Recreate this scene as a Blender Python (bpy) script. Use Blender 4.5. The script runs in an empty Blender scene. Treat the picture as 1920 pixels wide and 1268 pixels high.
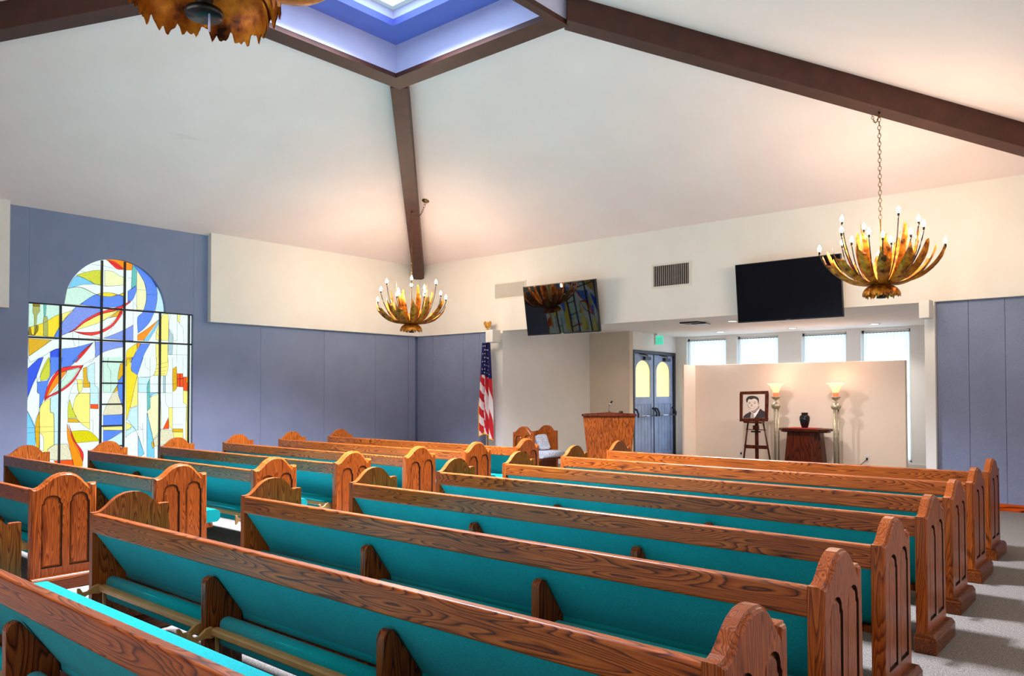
import bpy, math, random
from math import sin, cos, pi, radians, sqrt, atan2
from mathutils import Vector, Matrix
from mathutils.geometry import tessellate_polygon

random.seed(7)
SC = bpy.context.scene
COL = SC.collection

# ------------------------------------------------------------------ helpers
def S(r, g, b):
    def f(c):
        c /= 255.0
        return c / 12.92 if c <= 0.04045 else ((c + 0.055) / 1.055) ** 2.4
    return (f(r), f(g), f(b), 1.0)


class MB:
    """collects faces and links them as one mesh object"""
    def __init__(self):
        self.v = []; self.f = []; self.m = []; self.s = []

    def add(self, verts, faces, m=0, smooth=False):
        o = len(self.v)
        self.v += [tuple(p) for p in verts]
        for fc in faces:
            self.f.append([i + o for i in fc]); self.m.append(m); self.s.append(smooth)
        return self

    def box(self, x0, x1, y0, y1, z0, z1, m=0):
        v = [(x, y, z) for z in (z0, z1) for y in (y0, y1) for x in (x0, x1)]
        f = [(0, 2, 3, 1), (4, 5, 7, 6), (0, 1, 5, 4), (2, 6, 7, 3), (0, 4, 6, 2), (1, 3, 7, 5)]
        return self.add(v, f, m)

    def prism(self, pts, a, b, axis='x', m=0, smooth=False):
        """extrude polygon pts (two coords) along axis from a to b"""
        def P(p, t):
            if axis == 'x': return (t, p[0], p[1])
            if axis == 'y': return (p[0], t, p[1])
            return (p[0], p[1], t)
        n = len(pts)
        v = [P(p, a) for p in pts] + [P(p, b) for p in pts]
        tri = tessellate_polygon([[Vector((p[0], p[1], 0)) for p in pts]])
        self.add(v, [(i, (i + 1) % n, n + (i + 1) % n, n + i) for i in range(n)], m, smooth)
        self.add(v, [tuple(t) for t in tri] + [tuple(n + i for i in reversed(t)) for t in tri], m)
        return self

    def tube(self, path, r, n=8, m=0, closed=False, smooth=True):
        path = [Vector(p) for p in path]
        k = len(path)
        rr = r if isinstance(r, (list, tuple)) else [r] * k
        rings = []
        up = Vector((0, 0, 1))
        for i, p in enumerate(path):
            if closed:
                t = path[(i + 1) % k] - path[i - 1]
            else:
                t = path[min(i + 1, k - 1)] - path[max(i - 1, 0)]
            t = t.normalized() if t.length > 1e-9 else Vector((0, 0, 1))
            ref = up if abs(t.z) < 0.95 else Vector((1, 0, 0))
            a = t.cross(ref).normalized(); b = t.cross(a)
            rings.append([p + (a * cos(2 * pi * j / n) + b * sin(2 * pi * j / n)) * rr[i] for j in range(n)])
        v = [q for ring in rings for q in ring]
        f = []
        for i in range(k if closed else k - 1):
            i2 = (i + 1) % k
            for j in range(n):
                j2 = (j + 1) % n
                f.append((i * n + j, i * n + j2, i2 * n + j2, i2 * n + j))
        self.add(v, f, m, smooth)
        if not closed:
            self.add(rings[0], [tuple(reversed(range(n)))], m)
            self.add(rings[-1], [tuple(range(n))], m)
        return self

    def lathe(self, prof, n=20, c=(0, 0, 0), m=0, smooth=True, wob=None):
        v = []; f = []
        for i, (r, z) in enumerate(prof):
            for j in range(n):
                a = 2 * pi * j / n
                k = wob(a, i) if wob else 1.0
                v.append((c[0] + r * k * cos(a), c[1] + r * k * sin(a), c[2] + z))
        for i in range(len(prof) - 1):
            for j in range(n):
                j2 = (j + 1) % n
                f.append((i * n + j, i * n + j2, (i + 1) * n + j2, (i + 1) * n + j))
        self.add(v, f, m, smooth)
        if prof[0][0] > 1e-4: self.add(v[:n], [tuple(reversed(range(n)))], m)
        if prof[-1][0] > 1e-4: self.add(v[-n:], [tuple(range(n))], m)
        return self

    def grid(self, fn, nu, nv, m=0, smooth=True):
        v = [fn(i / nu, j / nv) for j in range(nv + 1) for i in range(nu + 1)]
        w = nu + 1
        f = [(j * w + i, j * w + i + 1, (j + 1) * w + i + 1, (j + 1) * w + i) for j in range(nv) for i in range(nu)]
        return self.add(v, f, m, smooth)

    def poly(self, pts, m=0):
        """flat polygon with any outline, pts are 3D"""
        tri = tessellate_polygon([[Vector(p) for p in pts]])
        return self.add(pts, [tuple(t) for t in tri], m)

    def mesh(self, name, mats):
        me = bpy.data.meshes.new(name)
        me.from_pydata(self.v, [], self.f)
        for mt in (mats if isinstance(mats, (list, tuple)) else [mats]):
            me.materials.append(mt)
        for p, mi, sm in zip(me.polygons, self.m, self.s):
            p.material_index = mi; p.use_smooth = sm
        me.update()
        return me

    def build(self, name, mats, parent=None, bevel=0.0, seg=2, fix=True):
        me = self.mesh(name, mats)
        if fix:
            import bmesh
            bm = bmesh.new(); bm.from_mesh(me)
            bmesh.ops.remove_doubles(bm, verts=bm.verts, dist=1e-5)
            bmesh.ops.recalc_face_normals(bm, faces=bm.faces)
            bm.to_mesh(me); bm.free()
        return link(name, me, parent, bevel, seg)


def link(name, me, parent=None, bevel=0.0, seg=2):
    o = bpy.data.objects.new(name, me)
    COL.objects.link(o)
    if parent is not None: o.parent = parent
    if bevel > 0:
        b = o.modifiers.new('bevel', 'BEVEL'); b.width = bevel; b.segments = seg
        b.limit_method = 'ANGLE'; b.angle_limit = radians(40)
    return o


def tag(o, label=None, cat=None, group=None, kind=None):
    if label: o['label'] = label
    if cat: o['category'] = cat
    if group: o['group'] = group
    if kind: o['kind'] = kind
    return o


def thing(name, label, cat, loc=(0, 0, 0), rz=0.0, group=None):
    o = bpy.data.objects.new(name, None)
    COL.objects.link(o)
    o.location = loc; o.rotation_euler = (0, 0, rz); o.empty_display_size = 0.2
    return tag(o, label, cat, group)


def struct(o):
    o['kind'] = 'structure'
    return o


# ------------------------------------------------------------------ camera
CX, CY, CZ = 11.79914881, -10.90995435, 1.45
YAW, PITCH, ROLL = -0.705503954, 0.0214838, -0.00129002
FOC, PPY = 1464.702, 701.5595
fwd = Vector((sin(YAW) * cos(PITCH), cos(YAW) * cos(PITCH), sin(PITCH)))
rgt = Vector((cos(YAW), -sin(YAW), 0.0))
upv = rgt.cross(fwd)
r2 = cos(ROLL) * rgt + sin(ROLL) * upv
u2 = -sin(ROLL) * rgt + cos(ROLL) * upv
cam = bpy.data.cameras.new('camera')
cam.sensor_fit = 'HORIZONTAL'; cam.sensor_width = 36.0
cam.lens = FOC / 1920 * 36.0
cam.shift_y = (PPY - 634.0) / 1920.0
cam.clip_start = 0.05; cam.clip_end = 200
co = bpy.data.objects.new('camera', cam); COL.objects.link(co)
co.matrix_world = Matrix(((r2.x, u2.x, -fwd.x, CX), (r2.y, u2.y, -fwd.y, CY), (r2.z, u2.z, -fwd.z, CZ), (0, 0, 0, 1)))
SC.camera = co


def on_plane(px, py, axis, val):
    """the point where a line of sight of the photograph meets an axis-aligned plane of the room"""
    w = r2 * ((px - 960) / FOC) - u2 * ((py - PPY) / FOC) + fwd
    c = (CX, CY, CZ)
    t = (val - c[axis]) / w[axis]
    return Vector((CX + w.x * t, CY + w.y * t, CZ + w.z * t))


# ------------------------------------------------------------------ materials
def new_mat(name):
    m = bpy.data.materials.new(name); m.use_nodes = True
    nt = m.node_tree
    return m, nt, nt.nodes['Principled BSDF']


def node(nt, t, **kw):
    n = nt.nodes.new(t)
    for k, v in kw.items(): setattr(n, k, v)
    return n


def coords(nt, scale=(1, 1, 1), rand=False):
    tc = node(nt, 'ShaderNodeTexCoord')
    mp = node(nt, 'ShaderNodeMapping')
    mp.inputs['Scale'].default_value = scale
    nt.links.new(tc.outputs['Object'], mp.inputs['Vector'])
    if rand:
        oi = node(nt, 'ShaderNodeObjectInfo')
        ml = node(nt, 'ShaderNodeMath', operation='MULTIPLY'); ml.inputs[1].default_value = 37.0
        nt.links.new(oi.outputs['Random'], ml.inputs[0])
        nt.links.new(ml.outputs[0], mp.inputs['Location'])
    return mp.outputs['Vector']


def ramp(nt, fac, stops, interp='LINEAR'):
    r = node(nt, 'ShaderNodeValToRGB')
    r.color_ramp.interpolation = interp
    el = r.color_ramp.elements
    while len(el) > 1: el.remove(el[-1])
    el[0].position = stops[0][0]; el[0].color = stops[0][1]
    for p, c in stops[1:]:
        e = el.new(p); e.color = c
    nt.links.new(fac, r.inputs['Fac'])
    return r.outputs['Color']


def bump(nt, b, height, strength, dist=0.01):
    n = node(nt, 'ShaderNodeBump')
    n.inputs['Strength'].default_value = strength
    n.inputs['Distance'].default_value = dist
    nt.links.new(height, n.inputs['Height'])
    nt.links.new(n.outputs['Normal'], b.inputs['Normal'])


def noise(nt, vec, scale, detail=2.0, rough=0.5):
    n = node(nt, 'ShaderNodeTexNoise')
    n.inputs['Scale'].default_value = scale
    n.inputs['Detail'].default_value = detail
    n.inputs['Roughness'].default_value = rough
    nt.links.new(vec, n.inputs['Vector'])
    return n.outputs['Fac']


def plain(name, c, rough=0.6, metal=0.0, var=0.08, scale=8.0, bmp=0.0, bscale=60.0, spec=None, coat=0.0):
    m, nt, b = new_mat(name)
    v = coords(nt)
    lo = tuple(x * (1 - var) for x in c[:3]) + (1,); hi = tuple(min(1, x * (1 + var)) for x in c[:3]) + (1,)
    nt.links.new(ramp(nt, noise(nt, v, scale, 3), [(0.3, lo), (0.7, hi)]), b.inputs['Base Color'])
    b.inputs['Roughness'].default_value = rough
    b.inputs['Metallic'].default_value = metal
    if spec is not None: b.inputs['Specular IOR Level'].default_value = spec
    if coat: b.inputs['Coat Weight'].default_value = coat
    if bmp: bump(nt, b, noise(nt, v, bscale, 2), bmp)
    return m


def emit(name, c, strength, base=None):
    m, nt, b = new_mat(name)
    b.inputs['Base Color'].default_value = base or c
    b.inputs['Emission Color'].default_value = c
    b.inputs['Emission Strength'].default_value = strength
    b.inputs['Roughness'].default_value = 0.35
    return m


def oak(name, scale, lines=11.0, dark=1.0, rough=0.34, tint=(1, 1, 1), soft=0.0):
    """oak with cathedral grain: contour lines of a stretched noise field plus fine pores"""
    m, nt, b = new_mat(name)
    v = coords(nt, scale, True)
    n1 = noise(nt, v, 1.0, 1.5, 0.45)
    ml = node(nt, 'ShaderNodeMath', operation='MULTIPLY'); ml.inputs[1].default_value = lines
    nt.links.new(n1, ml.inputs[0])
    fr = node(nt, 'ShaderNodeMath', operation='FRACT'); nt.links.new(ml.outputs[0], fr.inputs[0])
    def T(c): return (c[0] * tint[0], c[1] * tint[1], c[2] * tint[2], 1)
    A = T(S(156, 78, 22)); B = T(S(130, 59, 13)); D = T(S(58, 24, 7)); L = T(S(168, 90, 34))
    D = tuple(d * (1 - soft) + q * soft for d, q in zip(D, B))
    grain = ramp(nt, fr.outputs[0], [(0.0, L), (0.38, A), (0.66, B), (0.80, D), (0.88, B), (1.0, L)])
    v2 = coords(nt, tuple(s * (5 if s < 3 else 22) for s in scale), True)
    pores = ramp(nt, noise(nt, v2, 1.0, 3, 0.7), [(0.36, (0.55, 0.48, 0.42, 1)), (0.56, (1, 1, 1, 1))])
    mx = node(nt, 'ShaderNodeMix', data_type='RGBA', blend_type='MULTIPLY')
    mx.inputs['Factor'].default_value = 0.75
    nt.links.new(grain, mx.inputs['A']); nt.links.new(pores, mx.inputs['B'])
    n3 = noise(nt, coords(nt, (1.5, 1.5, 1.5), True), 1.0, 2)
    tone = ramp(nt, n3, [(0.3, (0.8 * dark, 0.76 * dark, 0.72 * dark, 1)), (0.7, (1.12 * dark, 1.08 * dark, 1.0 * dark, 1))])
    m2 = node(nt, 'ShaderNodeMix', data_type='RGBA', blend_type='MULTIPLY')
    m2.inputs['Factor'].default_value = 1.0
    nt.links.new(mx.outputs['Result'], m2.inputs['A']); nt.links.new(tone, m2.inputs['B'])
    nt.links.new(m2.outputs['Result'], b.inputs['Base Color'])
    b.inputs['Roughness'].default_value = rough
    b.inputs['Specular IOR Level'].default_value = 0.2
    b.inputs['Coat Weight'].default_value = 0.16
    b.inputs['Coat Roughness'].default_value = 0.2
    return m


def fabric(name, c, c2, scale=420.0, bmp=0.25):
    m, nt, b = new_mat(name)
    v = coords(nt)
    f = noise(nt, v, scale, 2, 0.7)
    f2 = noise(nt, v, 3.0, 2)
    ad = node(nt, 'ShaderNodeMath', operation='MULTIPLY_ADD')
    ad.inputs[1].default_value = 0.12; nt.links.new(f2, ad.inputs[0]); nt.links.new(f, ad.inputs[2])
    nt.links.new(ramp(nt, ad.outputs[0], [(0.38, c), (0.72, c2)]), b.inputs['Base Color'])
    b.inputs['Roughness'].default_value = 0.9
    b.inputs['Specular IOR Level'].default_value = 0.05
    b.inputs['Sheen Weight'].default_value = 0.06
    bump(nt, b, f, bmp, 0.003)
    return m


M = {}
M['oak_rail'] = oak('oak_rail', (0.95, 9.0, 11.0), 30.0)
M['oak_end'] = oak('oak_end', (12.0, 12.0, 1.0), 25.0, soft=.45)
M['oak_end_turned'] = oak('oak_end_turned', (7.0, 6.5, 0.9), 9.0)
M['oak_carved'] = oak('oak_carved', (14.0, 14.0, 1.2), 20.0, 0.95, soft=.45)
M['oak_groove'] = plain('oak_groove', S(44, 19, 8), 0.6)
M['oak_support'] = oak('oak_support', (11, 10, 1.4), 14.0, 0.66)
M['oak_plinth'] = oak('oak_plinth', (8, 1.2, 12), 18.0, 0.5, soft=.5)
M['oak_lectern'] = oak('oak_lectern', (26.0, 26.0, 4.5), 5.0, 0.66, soft=.4)
M['mahogany'] = oak('mahogany', (7, 7, 1.2), 9.0, 0.27, tint=(1.0, 0.62, 0.6))
M['teal'] = fabric('teal', S(0, 108, 118), S(14, 168, 174))
M['grey_pattern'] = fabric('grey_pattern', S(92, 100, 120), S(206, 208, 214), 90.0, 0.1)
M['kneel_metal'] = plain('kneel_metal', S(176, 138, 84), 0.42, 0.25, 0.12)
M['white_wall'] = plain('white_wall', S(236, 228, 219), 0.85, 0, 0.015, 3.0, 0.06, 180.0)
M['alcove_wall'] = plain('alcove_wall', S(236, 233, 229), 0.85, 0, 0.015, 3.0)
M['beige_wall'] = plain('beige_wall', S(214, 200, 180), 0.85, 0, 0.015, 3.0)
M['grey_fabric'] = fabric('grey_fabric', S(110, 119, 148), S(150, 159, 188), 260.0, 0.2)
M['beam'] = plain('beam', S(70, 33, 22), 0.6, 0, 0.25, 5.0)
M['well'] = plain('well', S(196, 194, 222), 0.6, 0, 0.03, 4.0)
M['soffit_shaded'] = plain('soffit_shaded', S(96, 106, 186), 0.6, 0, 0.03, 4.0)  # well paint made darker and bluer, the downward face's shade put into the colour
M['orange_wood'] = oak('orange_wood', (0.8, 8, 9), 7.0, 1.3, tint=(1.3, 0.8, 0.5))
M['lead'] = plain('lead', S(38, 36, 40), 0.5, 0.3)
M['black_plastic'] = plain('black_plastic', S(12, 12, 13), 0.35, 0, 0.1)
M['white_plastic'] = plain('white_plastic', S(225, 220, 214), 0.45, 0, 0.02)
M['white_metal'] = plain('white_metal', S(226, 216, 203), 0.5, 0, 0.02)
M['dark_slot'] = plain('dark_slot', S(48, 42, 40), 0.7)
M['chrome'] = plain('chrome', S(180, 184, 200), 0.2, 1.0, 0.04)
M['gold'] = plain('gold', S(205, 150, 70), 0.32, 0.9, 0.15)
M['chain'] = plain('chain', S(118, 88, 48), 0.4, 0.85, 0.15)
M['dark_metal'] = plain('dark_metal', S(34, 24, 18), 0.45, 0.7, 0.2)
M['pewter'] = plain('pewter', S(186, 176, 150), 0.35, 0.6, 0.2, 20.0)
M['door_wood'] = plain('door_wood', S(146, 162, 198), 0.45, 0, 0.18, 4.0)
M['door_dark'] = plain('door_dark', S(44, 44, 54), 0.5, 0, 0.1)
M['red_cloth'] = plain('red_cloth', S(176, 40, 30), 0.9, 0, 0.08)
M['urn'] = plain('urn', S(20, 20, 30), 0.16, 0.2, 0.3)
M['navy'] = plain('navy', S(24, 26, 92), 0.85, 0, 0.1)
M['flag_red'] = plain('flag_red', S(206, 30, 44), 0.85, 0, 0.06)
M['flag_white'] = plain('flag_white', S(240, 232, 234), 0.85, 0, 0.03)
M['fringe'] = plain('fringe', S(240, 172, 40), 0.8, 0, 0.15, 60)
M['bulb'] = emit('bulb', (1.0, 0.80, 0.58, 1), 380.0)
M['screen'] = None

# brass petals with a burnt patina
m, nt, b = new_mat('brass_petal')
v = coords(nt, (1, 1, 1), True)
n1 = noise(nt, v, 14.0, 4, 0.6)
nt.links.new(ramp(nt, n1, [(0.30, S(44, 20, 6)), (0.42, S(164, 86, 16)), (0.60, S(224, 142, 32)), (0.8, S(240, 182, 74))]), b.inputs['Base Color'])
b.inputs['Metallic'].default_value = 0.55
b.inputs['Roughness'].default_value = 0.4
M['petal'] = m

# glossy black screen
m, nt, b = new_mat('screen_glass')
nt.links.new(ramp(nt, noise(nt, coords(nt), 3.0, 1), [(0.4, S(4, 4, 5)), (0.6, S(7, 7, 8))]), b.inputs['Base Color'])
b.inputs['Roughness'].default_value = 0.025
b.inputs['Specular IOR Level'].default_value = 0.7
M['screen'] = m

# carpet
m, nt, b = new_mat('carpet')
v = coords(nt, (1, 1, 1))
va = coords(nt, (70, 420, 1)); vb = coords(nt, (420, 70, 1))
na = noise(nt, va, 1.0, 2, 0.7); nb = noise(nt, vb, 1.0, 2, 0.7)
mx = node(nt, 'ShaderNodeMath', operation='MAXIMUM'); nt.links.new(na, mx.inputs[0]); nt.links.new(nb, mx.inputs[1])
nt.links.new(ramp(nt, mx.outputs[0], [(0.44, S(78, 73, 68)), (0.56, S(122, 117, 112)), (0.68, S(174, 169, 165))]), b.inputs['Base Color'])
b.inputs['Roughness'].default_value = 0.95
b.inputs['Specular IOR Level'].default_value = 0.1
bump(nt, b, mx.outputs[0], 0.35, 0.004)
M['carpet'] = m

# ceiling plaster with one faint water mark
m, nt, b = new_mat('ceiling_plaster')
tc = node(nt, 'ShaderNodeTexCoord')
nt.links.new(ramp(nt, noise(nt, tc.outputs['Object'], 1.2, 3), [(0.3, S(239, 215, 209)), (0.7, S(244, 221, 215))]), b.inputs['Base Color'])
sub = node(nt, 'ShaderNodeVectorMath', operation='SUBTRACT'); sub.inputs[1].default_value = (2.13, -6.05, 4.729)
nt.links.new(tc.outputs['Object'], sub.inputs[0])
mul = node(nt, 'ShaderNodeVectorMath', operation='MULTIPLY'); mul.inputs[1].default_value = (6.5, 1.1, 0)
nt.links.new(sub.outputs[0], mul.inputs[0])
ln = node(nt, 'ShaderNodeVectorMath', operation='LENGTH'); nt.links.new(mul.outputs[0], ln.inputs[0])
nn = noise(nt, coords(nt, (9, 2.5, 1)), 1.0, 3, 0.7)
ad = node(nt, 'ShaderNodeMath', operation='MULTIPLY_ADD'); ad.inputs[1].default_value = 1.6
nt.links.new(nn, ad.inputs[0]); nt.links.new(ln.outputs['Value'], ad.inputs[2])
mk = ramp(nt, ad.outputs[0], [(0.9, (0.955, 0.93, 0.91, 1)), (1.7, (1, 1, 1, 1))])
mxx = node(nt, 'ShaderNodeMix', data_type='RGBA', blend_type='MULTIPLY'); mxx.inputs['Factor'].default_value = 1.0
cr = [n for n in nt.nodes if n.type == 'VALTORGB'][0]
nt.links.new(cr.outputs['Color'], mxx.inputs['A']); nt.links.new(mk, mxx.inputs['B'])
nt.links.new(mxx.outputs['Result'], b.inputs['Base Color'])
b.inputs['Roughness'].default_value = 0.9
bump(nt, b, noise(nt, tc.outputs['Object'], 90.0, 2), 0.08, 0.003)
M['ceiling'] = m

# sheer curtain
m, nt, b = new_mat('sheer')
out = nt.nodes['Material Output']
tr = node(nt, 'ShaderNodeBsdfTranslucent'); tr.inputs['Color'].default_value = (0.86, 0.93, 0.97, 1)
tp = node(nt, 'ShaderNodeBsdfTransparent')
df = node(nt, 'ShaderNodeBsdfDiffuse'); df.inputs['Color'].default_value = (0.8, 0.83, 0.84, 1)
st = noise(nt, coords(nt, (60, 60, 0.4)), 1.0, 2, 0.6)
fm = node(nt, 'ShaderNodeMath', operation='MULTIPLY'); fm.inputs[1].default_value = 0.75
nt.links.new(st, fm.inputs[0])
m1 = node(nt, 'ShaderNodeMixShader'); m1.inputs[0].default_value = 0.35
nt.links.new(tr.outputs[0], m1.inputs[1]); nt.links.new(df.outputs[0], m1.inputs[2])
m2 = node(nt, 'ShaderNodeMixShader'); nt.links.new(fm.outputs[0], m2.inputs[0])
nt.links.new(m1.outputs[0], m2.inputs[1]); nt.links.new(tp.outputs[0], m2.inputs[2])
nt.links.new(m2.outputs[0], out.inputs['Surface'])
M['sheer'] = m

# ------------------------------------------------------------------ room dimensions
H1, H2 = 2.565, 4.0          # underside of the white band, ceiling height at the walls
G = 0.3417                   # roof slope
SX0, SX1, SY0, SY1 = 4.4366, 7.0612, -4.4366, -7.3281   # skylight ring, outer
HS = 5.2234                  # underside of the ring and end of the hip beams
RW = SX0 + SX1               # roof corner on the right
RY = SY0 + SY1               # roof corner on the near side
XR, YN = 12.45, -12.35       # right wall, near wall
ZA = 2.63                    # alcove ceiling
YF = 4.65                    # far wall of the alcove

# floor
struct(MB().box(-0.4, XR + 0.3, YN - 0.3, YF + 0.6, -0.12, 0.0).build('floor', M['carpet']))

# ceiling: four sloping planes around the skylight
cb = MB()
def zc(x, y): return min(H2 + G * x, H2 - G * y, H2 + G * (RW - x), H2 + G * (y - RY))
th = 0.14
def slab(pts):
    n = len(pts)
    v = pts + [(p[0], p[1], p[2] + th) for p in pts]
    cb.add(v, [tuple(range(n)), tuple(reversed(range(n, 2 * n)))] + [(i, (i + 1) % n, n + (i + 1) % n, n + i) for i in range(n)])
E_ = 0.32
zt = H2 + G * SX0
le, ri, ba, ne = -E_, XR + E_, E_, YN - E_
# hip directions go 45 degrees out of the ring corners
slab([(SX0, SY0, zt), (SX0, SY1, zt), (le, SY1 - (SX0 - le), H2 + G * le), (le, SY0 + (SX0 - le), H2 + G * le)])
slab([(SX1, SY0, zt), (SX0, SY0, zt), (le, ba, H2 + G * le), (SX1 + (ba - SY0), ba, H2 - G * ba)])
slab([(SX1, SY1, zt), (SX1, SY0, zt), (SX1 + (ba - SY0), ba, H2 - G * ba), (ri, ba, H2 + G * (RW - ri)), (ri, SY1 - (ri - SX1), H2 + G * (RW - ri))])
slab([(SX0, SY1, zt), (SX1, SY1, zt), (SX1 + (SY1 - ne), ne, H2 + G * (ne - RY)), (SX0 - (SY1 - ne), ne, H2 + G * (ne - RY))])
struct(cb.build('ceiling', M['ceiling']))

# hip beams
def hip(name, sx, sy, dx, dy, L):
    w = 0.11
    px_, py_ = (-dy / sqrt(2) * w, dx / sqrt(2) * w)
    mb = MB()
    v = []
    for t in (-0.02, L):
        for s in (-1, 1):
            for zz in (0.0, 0.33):
                v.append((sx + dx * t + s * px_, sy + dy * t + s * py_, HS - G * t + zz))
    mb.add(v, [(0, 1, 3, 2), (4, 6, 7, 5), (0, 2, 6, 4), (1, 5, 7, 3), (0, 4, 5, 1), (2, 3, 7, 6)])
    return struct(mb.build(name, M['beam'], bevel=0.006))
hip('trim_1', SX0, SY0, -1, 1, 4.40)
hip('trim_2', SX1, SY0, 1, 1, 4.40)
hip('trim_3', SX0, SY1, -1, -1, 4.40)
hip('trim_4', SX1, SY1, 1, -1, 4.95)
# skylight ring (dark) and its light well
IX0, IX1, IY0, IY1 = 4.685, 6.965, -4.71, -7.08
def ringmesh(o, i, z0, z1):
    mb = MB()
    (a, b_, c_, d_), (e, f_, g_, h_) = o, i
    mb.box(a, e, d_, c_, z0, z1); mb.box(f_, b_, d_, c_, z0, z1)
    mb.box(e, f_, g_, c_, z0, z1); mb.box(e, f_, d_, h_, z0, z1)
    return mb
struct(ringmesh((SX0, SX1, SY0, SY1), (IX0, IX1, IY0, IY1), HS, HS + 0.055).build('trim_5', M['beam']))
struct(ringmesh((SX0 + .002, SX1 - .002, SY0 - .002, SY1 + .002), (IX0, IX1, IY0, IY1), HS + 0.055, 5.62).build('trim_6', M['well']))
UX0, UX1, UY0, UY1 = 5.04, 6.61, -5.06, -6.73
struct(ringmesh((IX0 - .05, IX1 + .05, IY0 + .05, IY1 - .05), (UX0, UX1, UY0, UY1), 5.62, 5.70).build('trim_7', M['soffit_shaded']))
struct(ringmesh((UX0 - .06, UX1 + .06, UY0 + .06, UY1 - .06), (UX0, UX1, UY0, UY1), 5.70, 5.98).build('trim_8', M['well']))
sky_win = struct(ringmesh((UX0, UX1, UY0, UY1), (UX0 + .07, UX1 - .07, UY0 - .07, UY1 + .07), 5.80, 5.84).build('window_6', M['white_metal']))
M['sky_pane'] = emit('sky_pane', S(196, 222, 255), 5.0)
pane = MB().box(UX0 + .06, UX1 - .06, UY1 + .06, UY0 - .06, 5.85, 5.87)
pane.build('glass', M['sky_pane'], sky_win)
MB().box((UX0 + UX1) / 2 - .02, (UX0 + UX1) / 2 + .02, UY1 + .05, UY0 - .05, 5.81, 5.845).build('glazing_bar', M['white_metal'], sky_win)

# ---- left wall: recessed grey panels, white band in front
WIN_Y0, WIN_Y1 = -7.093, -4.755        # stained-glass opening
ARC_C, ARC_R, ARC_Z = -5.922, 0.722, 2.672
WZ0 = 0.28
wl = MB()
gap = 0.0022
def wall_x(y0, y1, z0, z1):            # panel of the left wall
    wl.box(-0.2, -0.1, y0 + gap, y1 - gap, z0, z1)
for y0, y1 in ((-1.05, 0.0), (-2.25, -1.05), (-3.55, -2.25), (WIN_Y1, -3.55)):
    wall_x(y0, y1, 0, H1 + .03)
wall_x(-4.755, -4.30, H1 + .03, H2)
for y0, y1 in ((-8.35, WIN_Y0), (-9.6, -8.35), (-10.9, -9.6), (-12.3, -10.9)):
    wall_x(y0, y1, 0, H1 + .03 if y1 < -8 else H2)
wl.box(-0.2, -0.1, WIN_Y0, WIN_Y1, 0, WZ0)
# piece above the window with the arch cut out
arc = [(ARC_C + ARC_R * cos(a), ARC_Z + ARC_R * 1.012 * sin(a)) for a in [pi * k / 36 for k in range(37)]]
pts = [(WIN_Y1, ARC_Z), (WIN_Y1, H2), (WIN_Y0, H2), (WIN_Y0, ARC_Z)] + [arc[36 - i] for i in range(37)]
wl.prism(pts, -0.2, -0.1, 'x')
wl.box(-0.24, -0.2, -12.3, WIN_Y0 - .02, 0, H2); wl.box(-0.24, -0.2, WIN_Y1 + .02, 0.2, 0, H2)
wl.build('wall_left', M['grey_fabric'])
struct(bpy.data.objects['wall_left'])
wb = MB()
wb.box(-0.2, 0.0, -4.515, 0.25, H1, H2 + .02)
wb.box(-0.2, 0.0, YN, -7.358, H1, H2 + .02)
struct(wb.build('trim_9', M['white_wall']))
struct(MB().box(-0.1, -0.07, -0.20, -0.03, 0, H1).build('trim_10', M['grey_fabric']))

# ---- back wall
bb = MB()
bb.box(0.0, XR, 0.0, 0.22, H1, H2 + .02)
struct(bb.build('wall_back', M['white_wall']))
bl = MB()
for x0, x1 in ((-0.1, 0.362), (0.362, 1.214), (1.214, 1.638), (1.638, 1.86)):
    bl.box(x0 + gap, x1 - gap, 0.06, 0.18, 0, H1 + .01)
for x0, x1 in ((9.49, 9.845), (9.845, 10.23), (10.23, 11.4), (11.4, XR)):
    bl.box(x0 + gap, x1 - gap, 0.08, 0.18, 0, H1 + .01)
bl.box(-0.1, 1.86, 0.18, 0.22, 0, H1); bl.box(9.49, XR, 0.18, 0.22, 0, H1)
struct(bl.build('wall_front', M['grey_fabric']))
struct(MB().box(1.86, 2.28, 0.0, 0.22, 0, H1).build('trim_11', M['alcove_wall']))
struct(MB().box(9.37, 9.487, 0.0, 0.22, 0, H1).build('trim_12', M['alcove_wall']))
struct(MB().box(9.49, XR, 0.055, 0.08, 0, 0.085).build('baseboard_back', M['orange_wood']))
# ---- right and near walls, behind the camera
struct(MB().box(XR, XR + .15, YN, 0.2, 0, 4.0).build('wall_right', M['white_wall']))
struct(MB().box(-0.2, XR + .15, YN - .15, YN, 0, 4.2).build('wall_near', M['grey_fabric']))

# ---- alcove
def wall_seg(name, a, b, t, z1, mat, z0=0.0, holes=(), start=0.0):
    """upright wall between two floor points, thickness to its left side"""
    a = Vector((a[0], a[1], 0)); b = Vector((b[0], b[1], 0))
    d = (b - a); L = d.length; d.normalize(); n = Vector((-d.y, d.x, 0)) * t
    mb = MB()
    cuts = [start]
    for h in holes: cuts += [h[0], h[1]]
    cuts.append(L)
    def blk(s0, s1, za, zb):
        p = [a + d * s0, a + d * s1, a + d * s1 + n, a + d * s0 + n]
        v = [(q.x, q.y, za) for q in p] + [(q.x, q.y, zb) for q in p]
        mb.add(v, [(0, 1, 2, 3), (7, 6, 5, 4), (0, 4, 5, 1), (1, 5, 6, 2), (2, 6, 7, 3), (3, 7, 4, 0)])
    for i in range(0, len(cuts) - 1, 2): blk(cuts[i], cuts[i + 1], z0, z1)
    for h in holes:
        if h[2] > z0: blk(h[0], h[1], z0, h[2])
        if h[3] < z1: blk(h[0], h[1], h[3], z1)
    return struct(mb.build(name, mat))
PA, PB, PC, PD = (2.28, 0.0), (2.55, 2.43), (3.55, 2.36), (3.33, YF)
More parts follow.
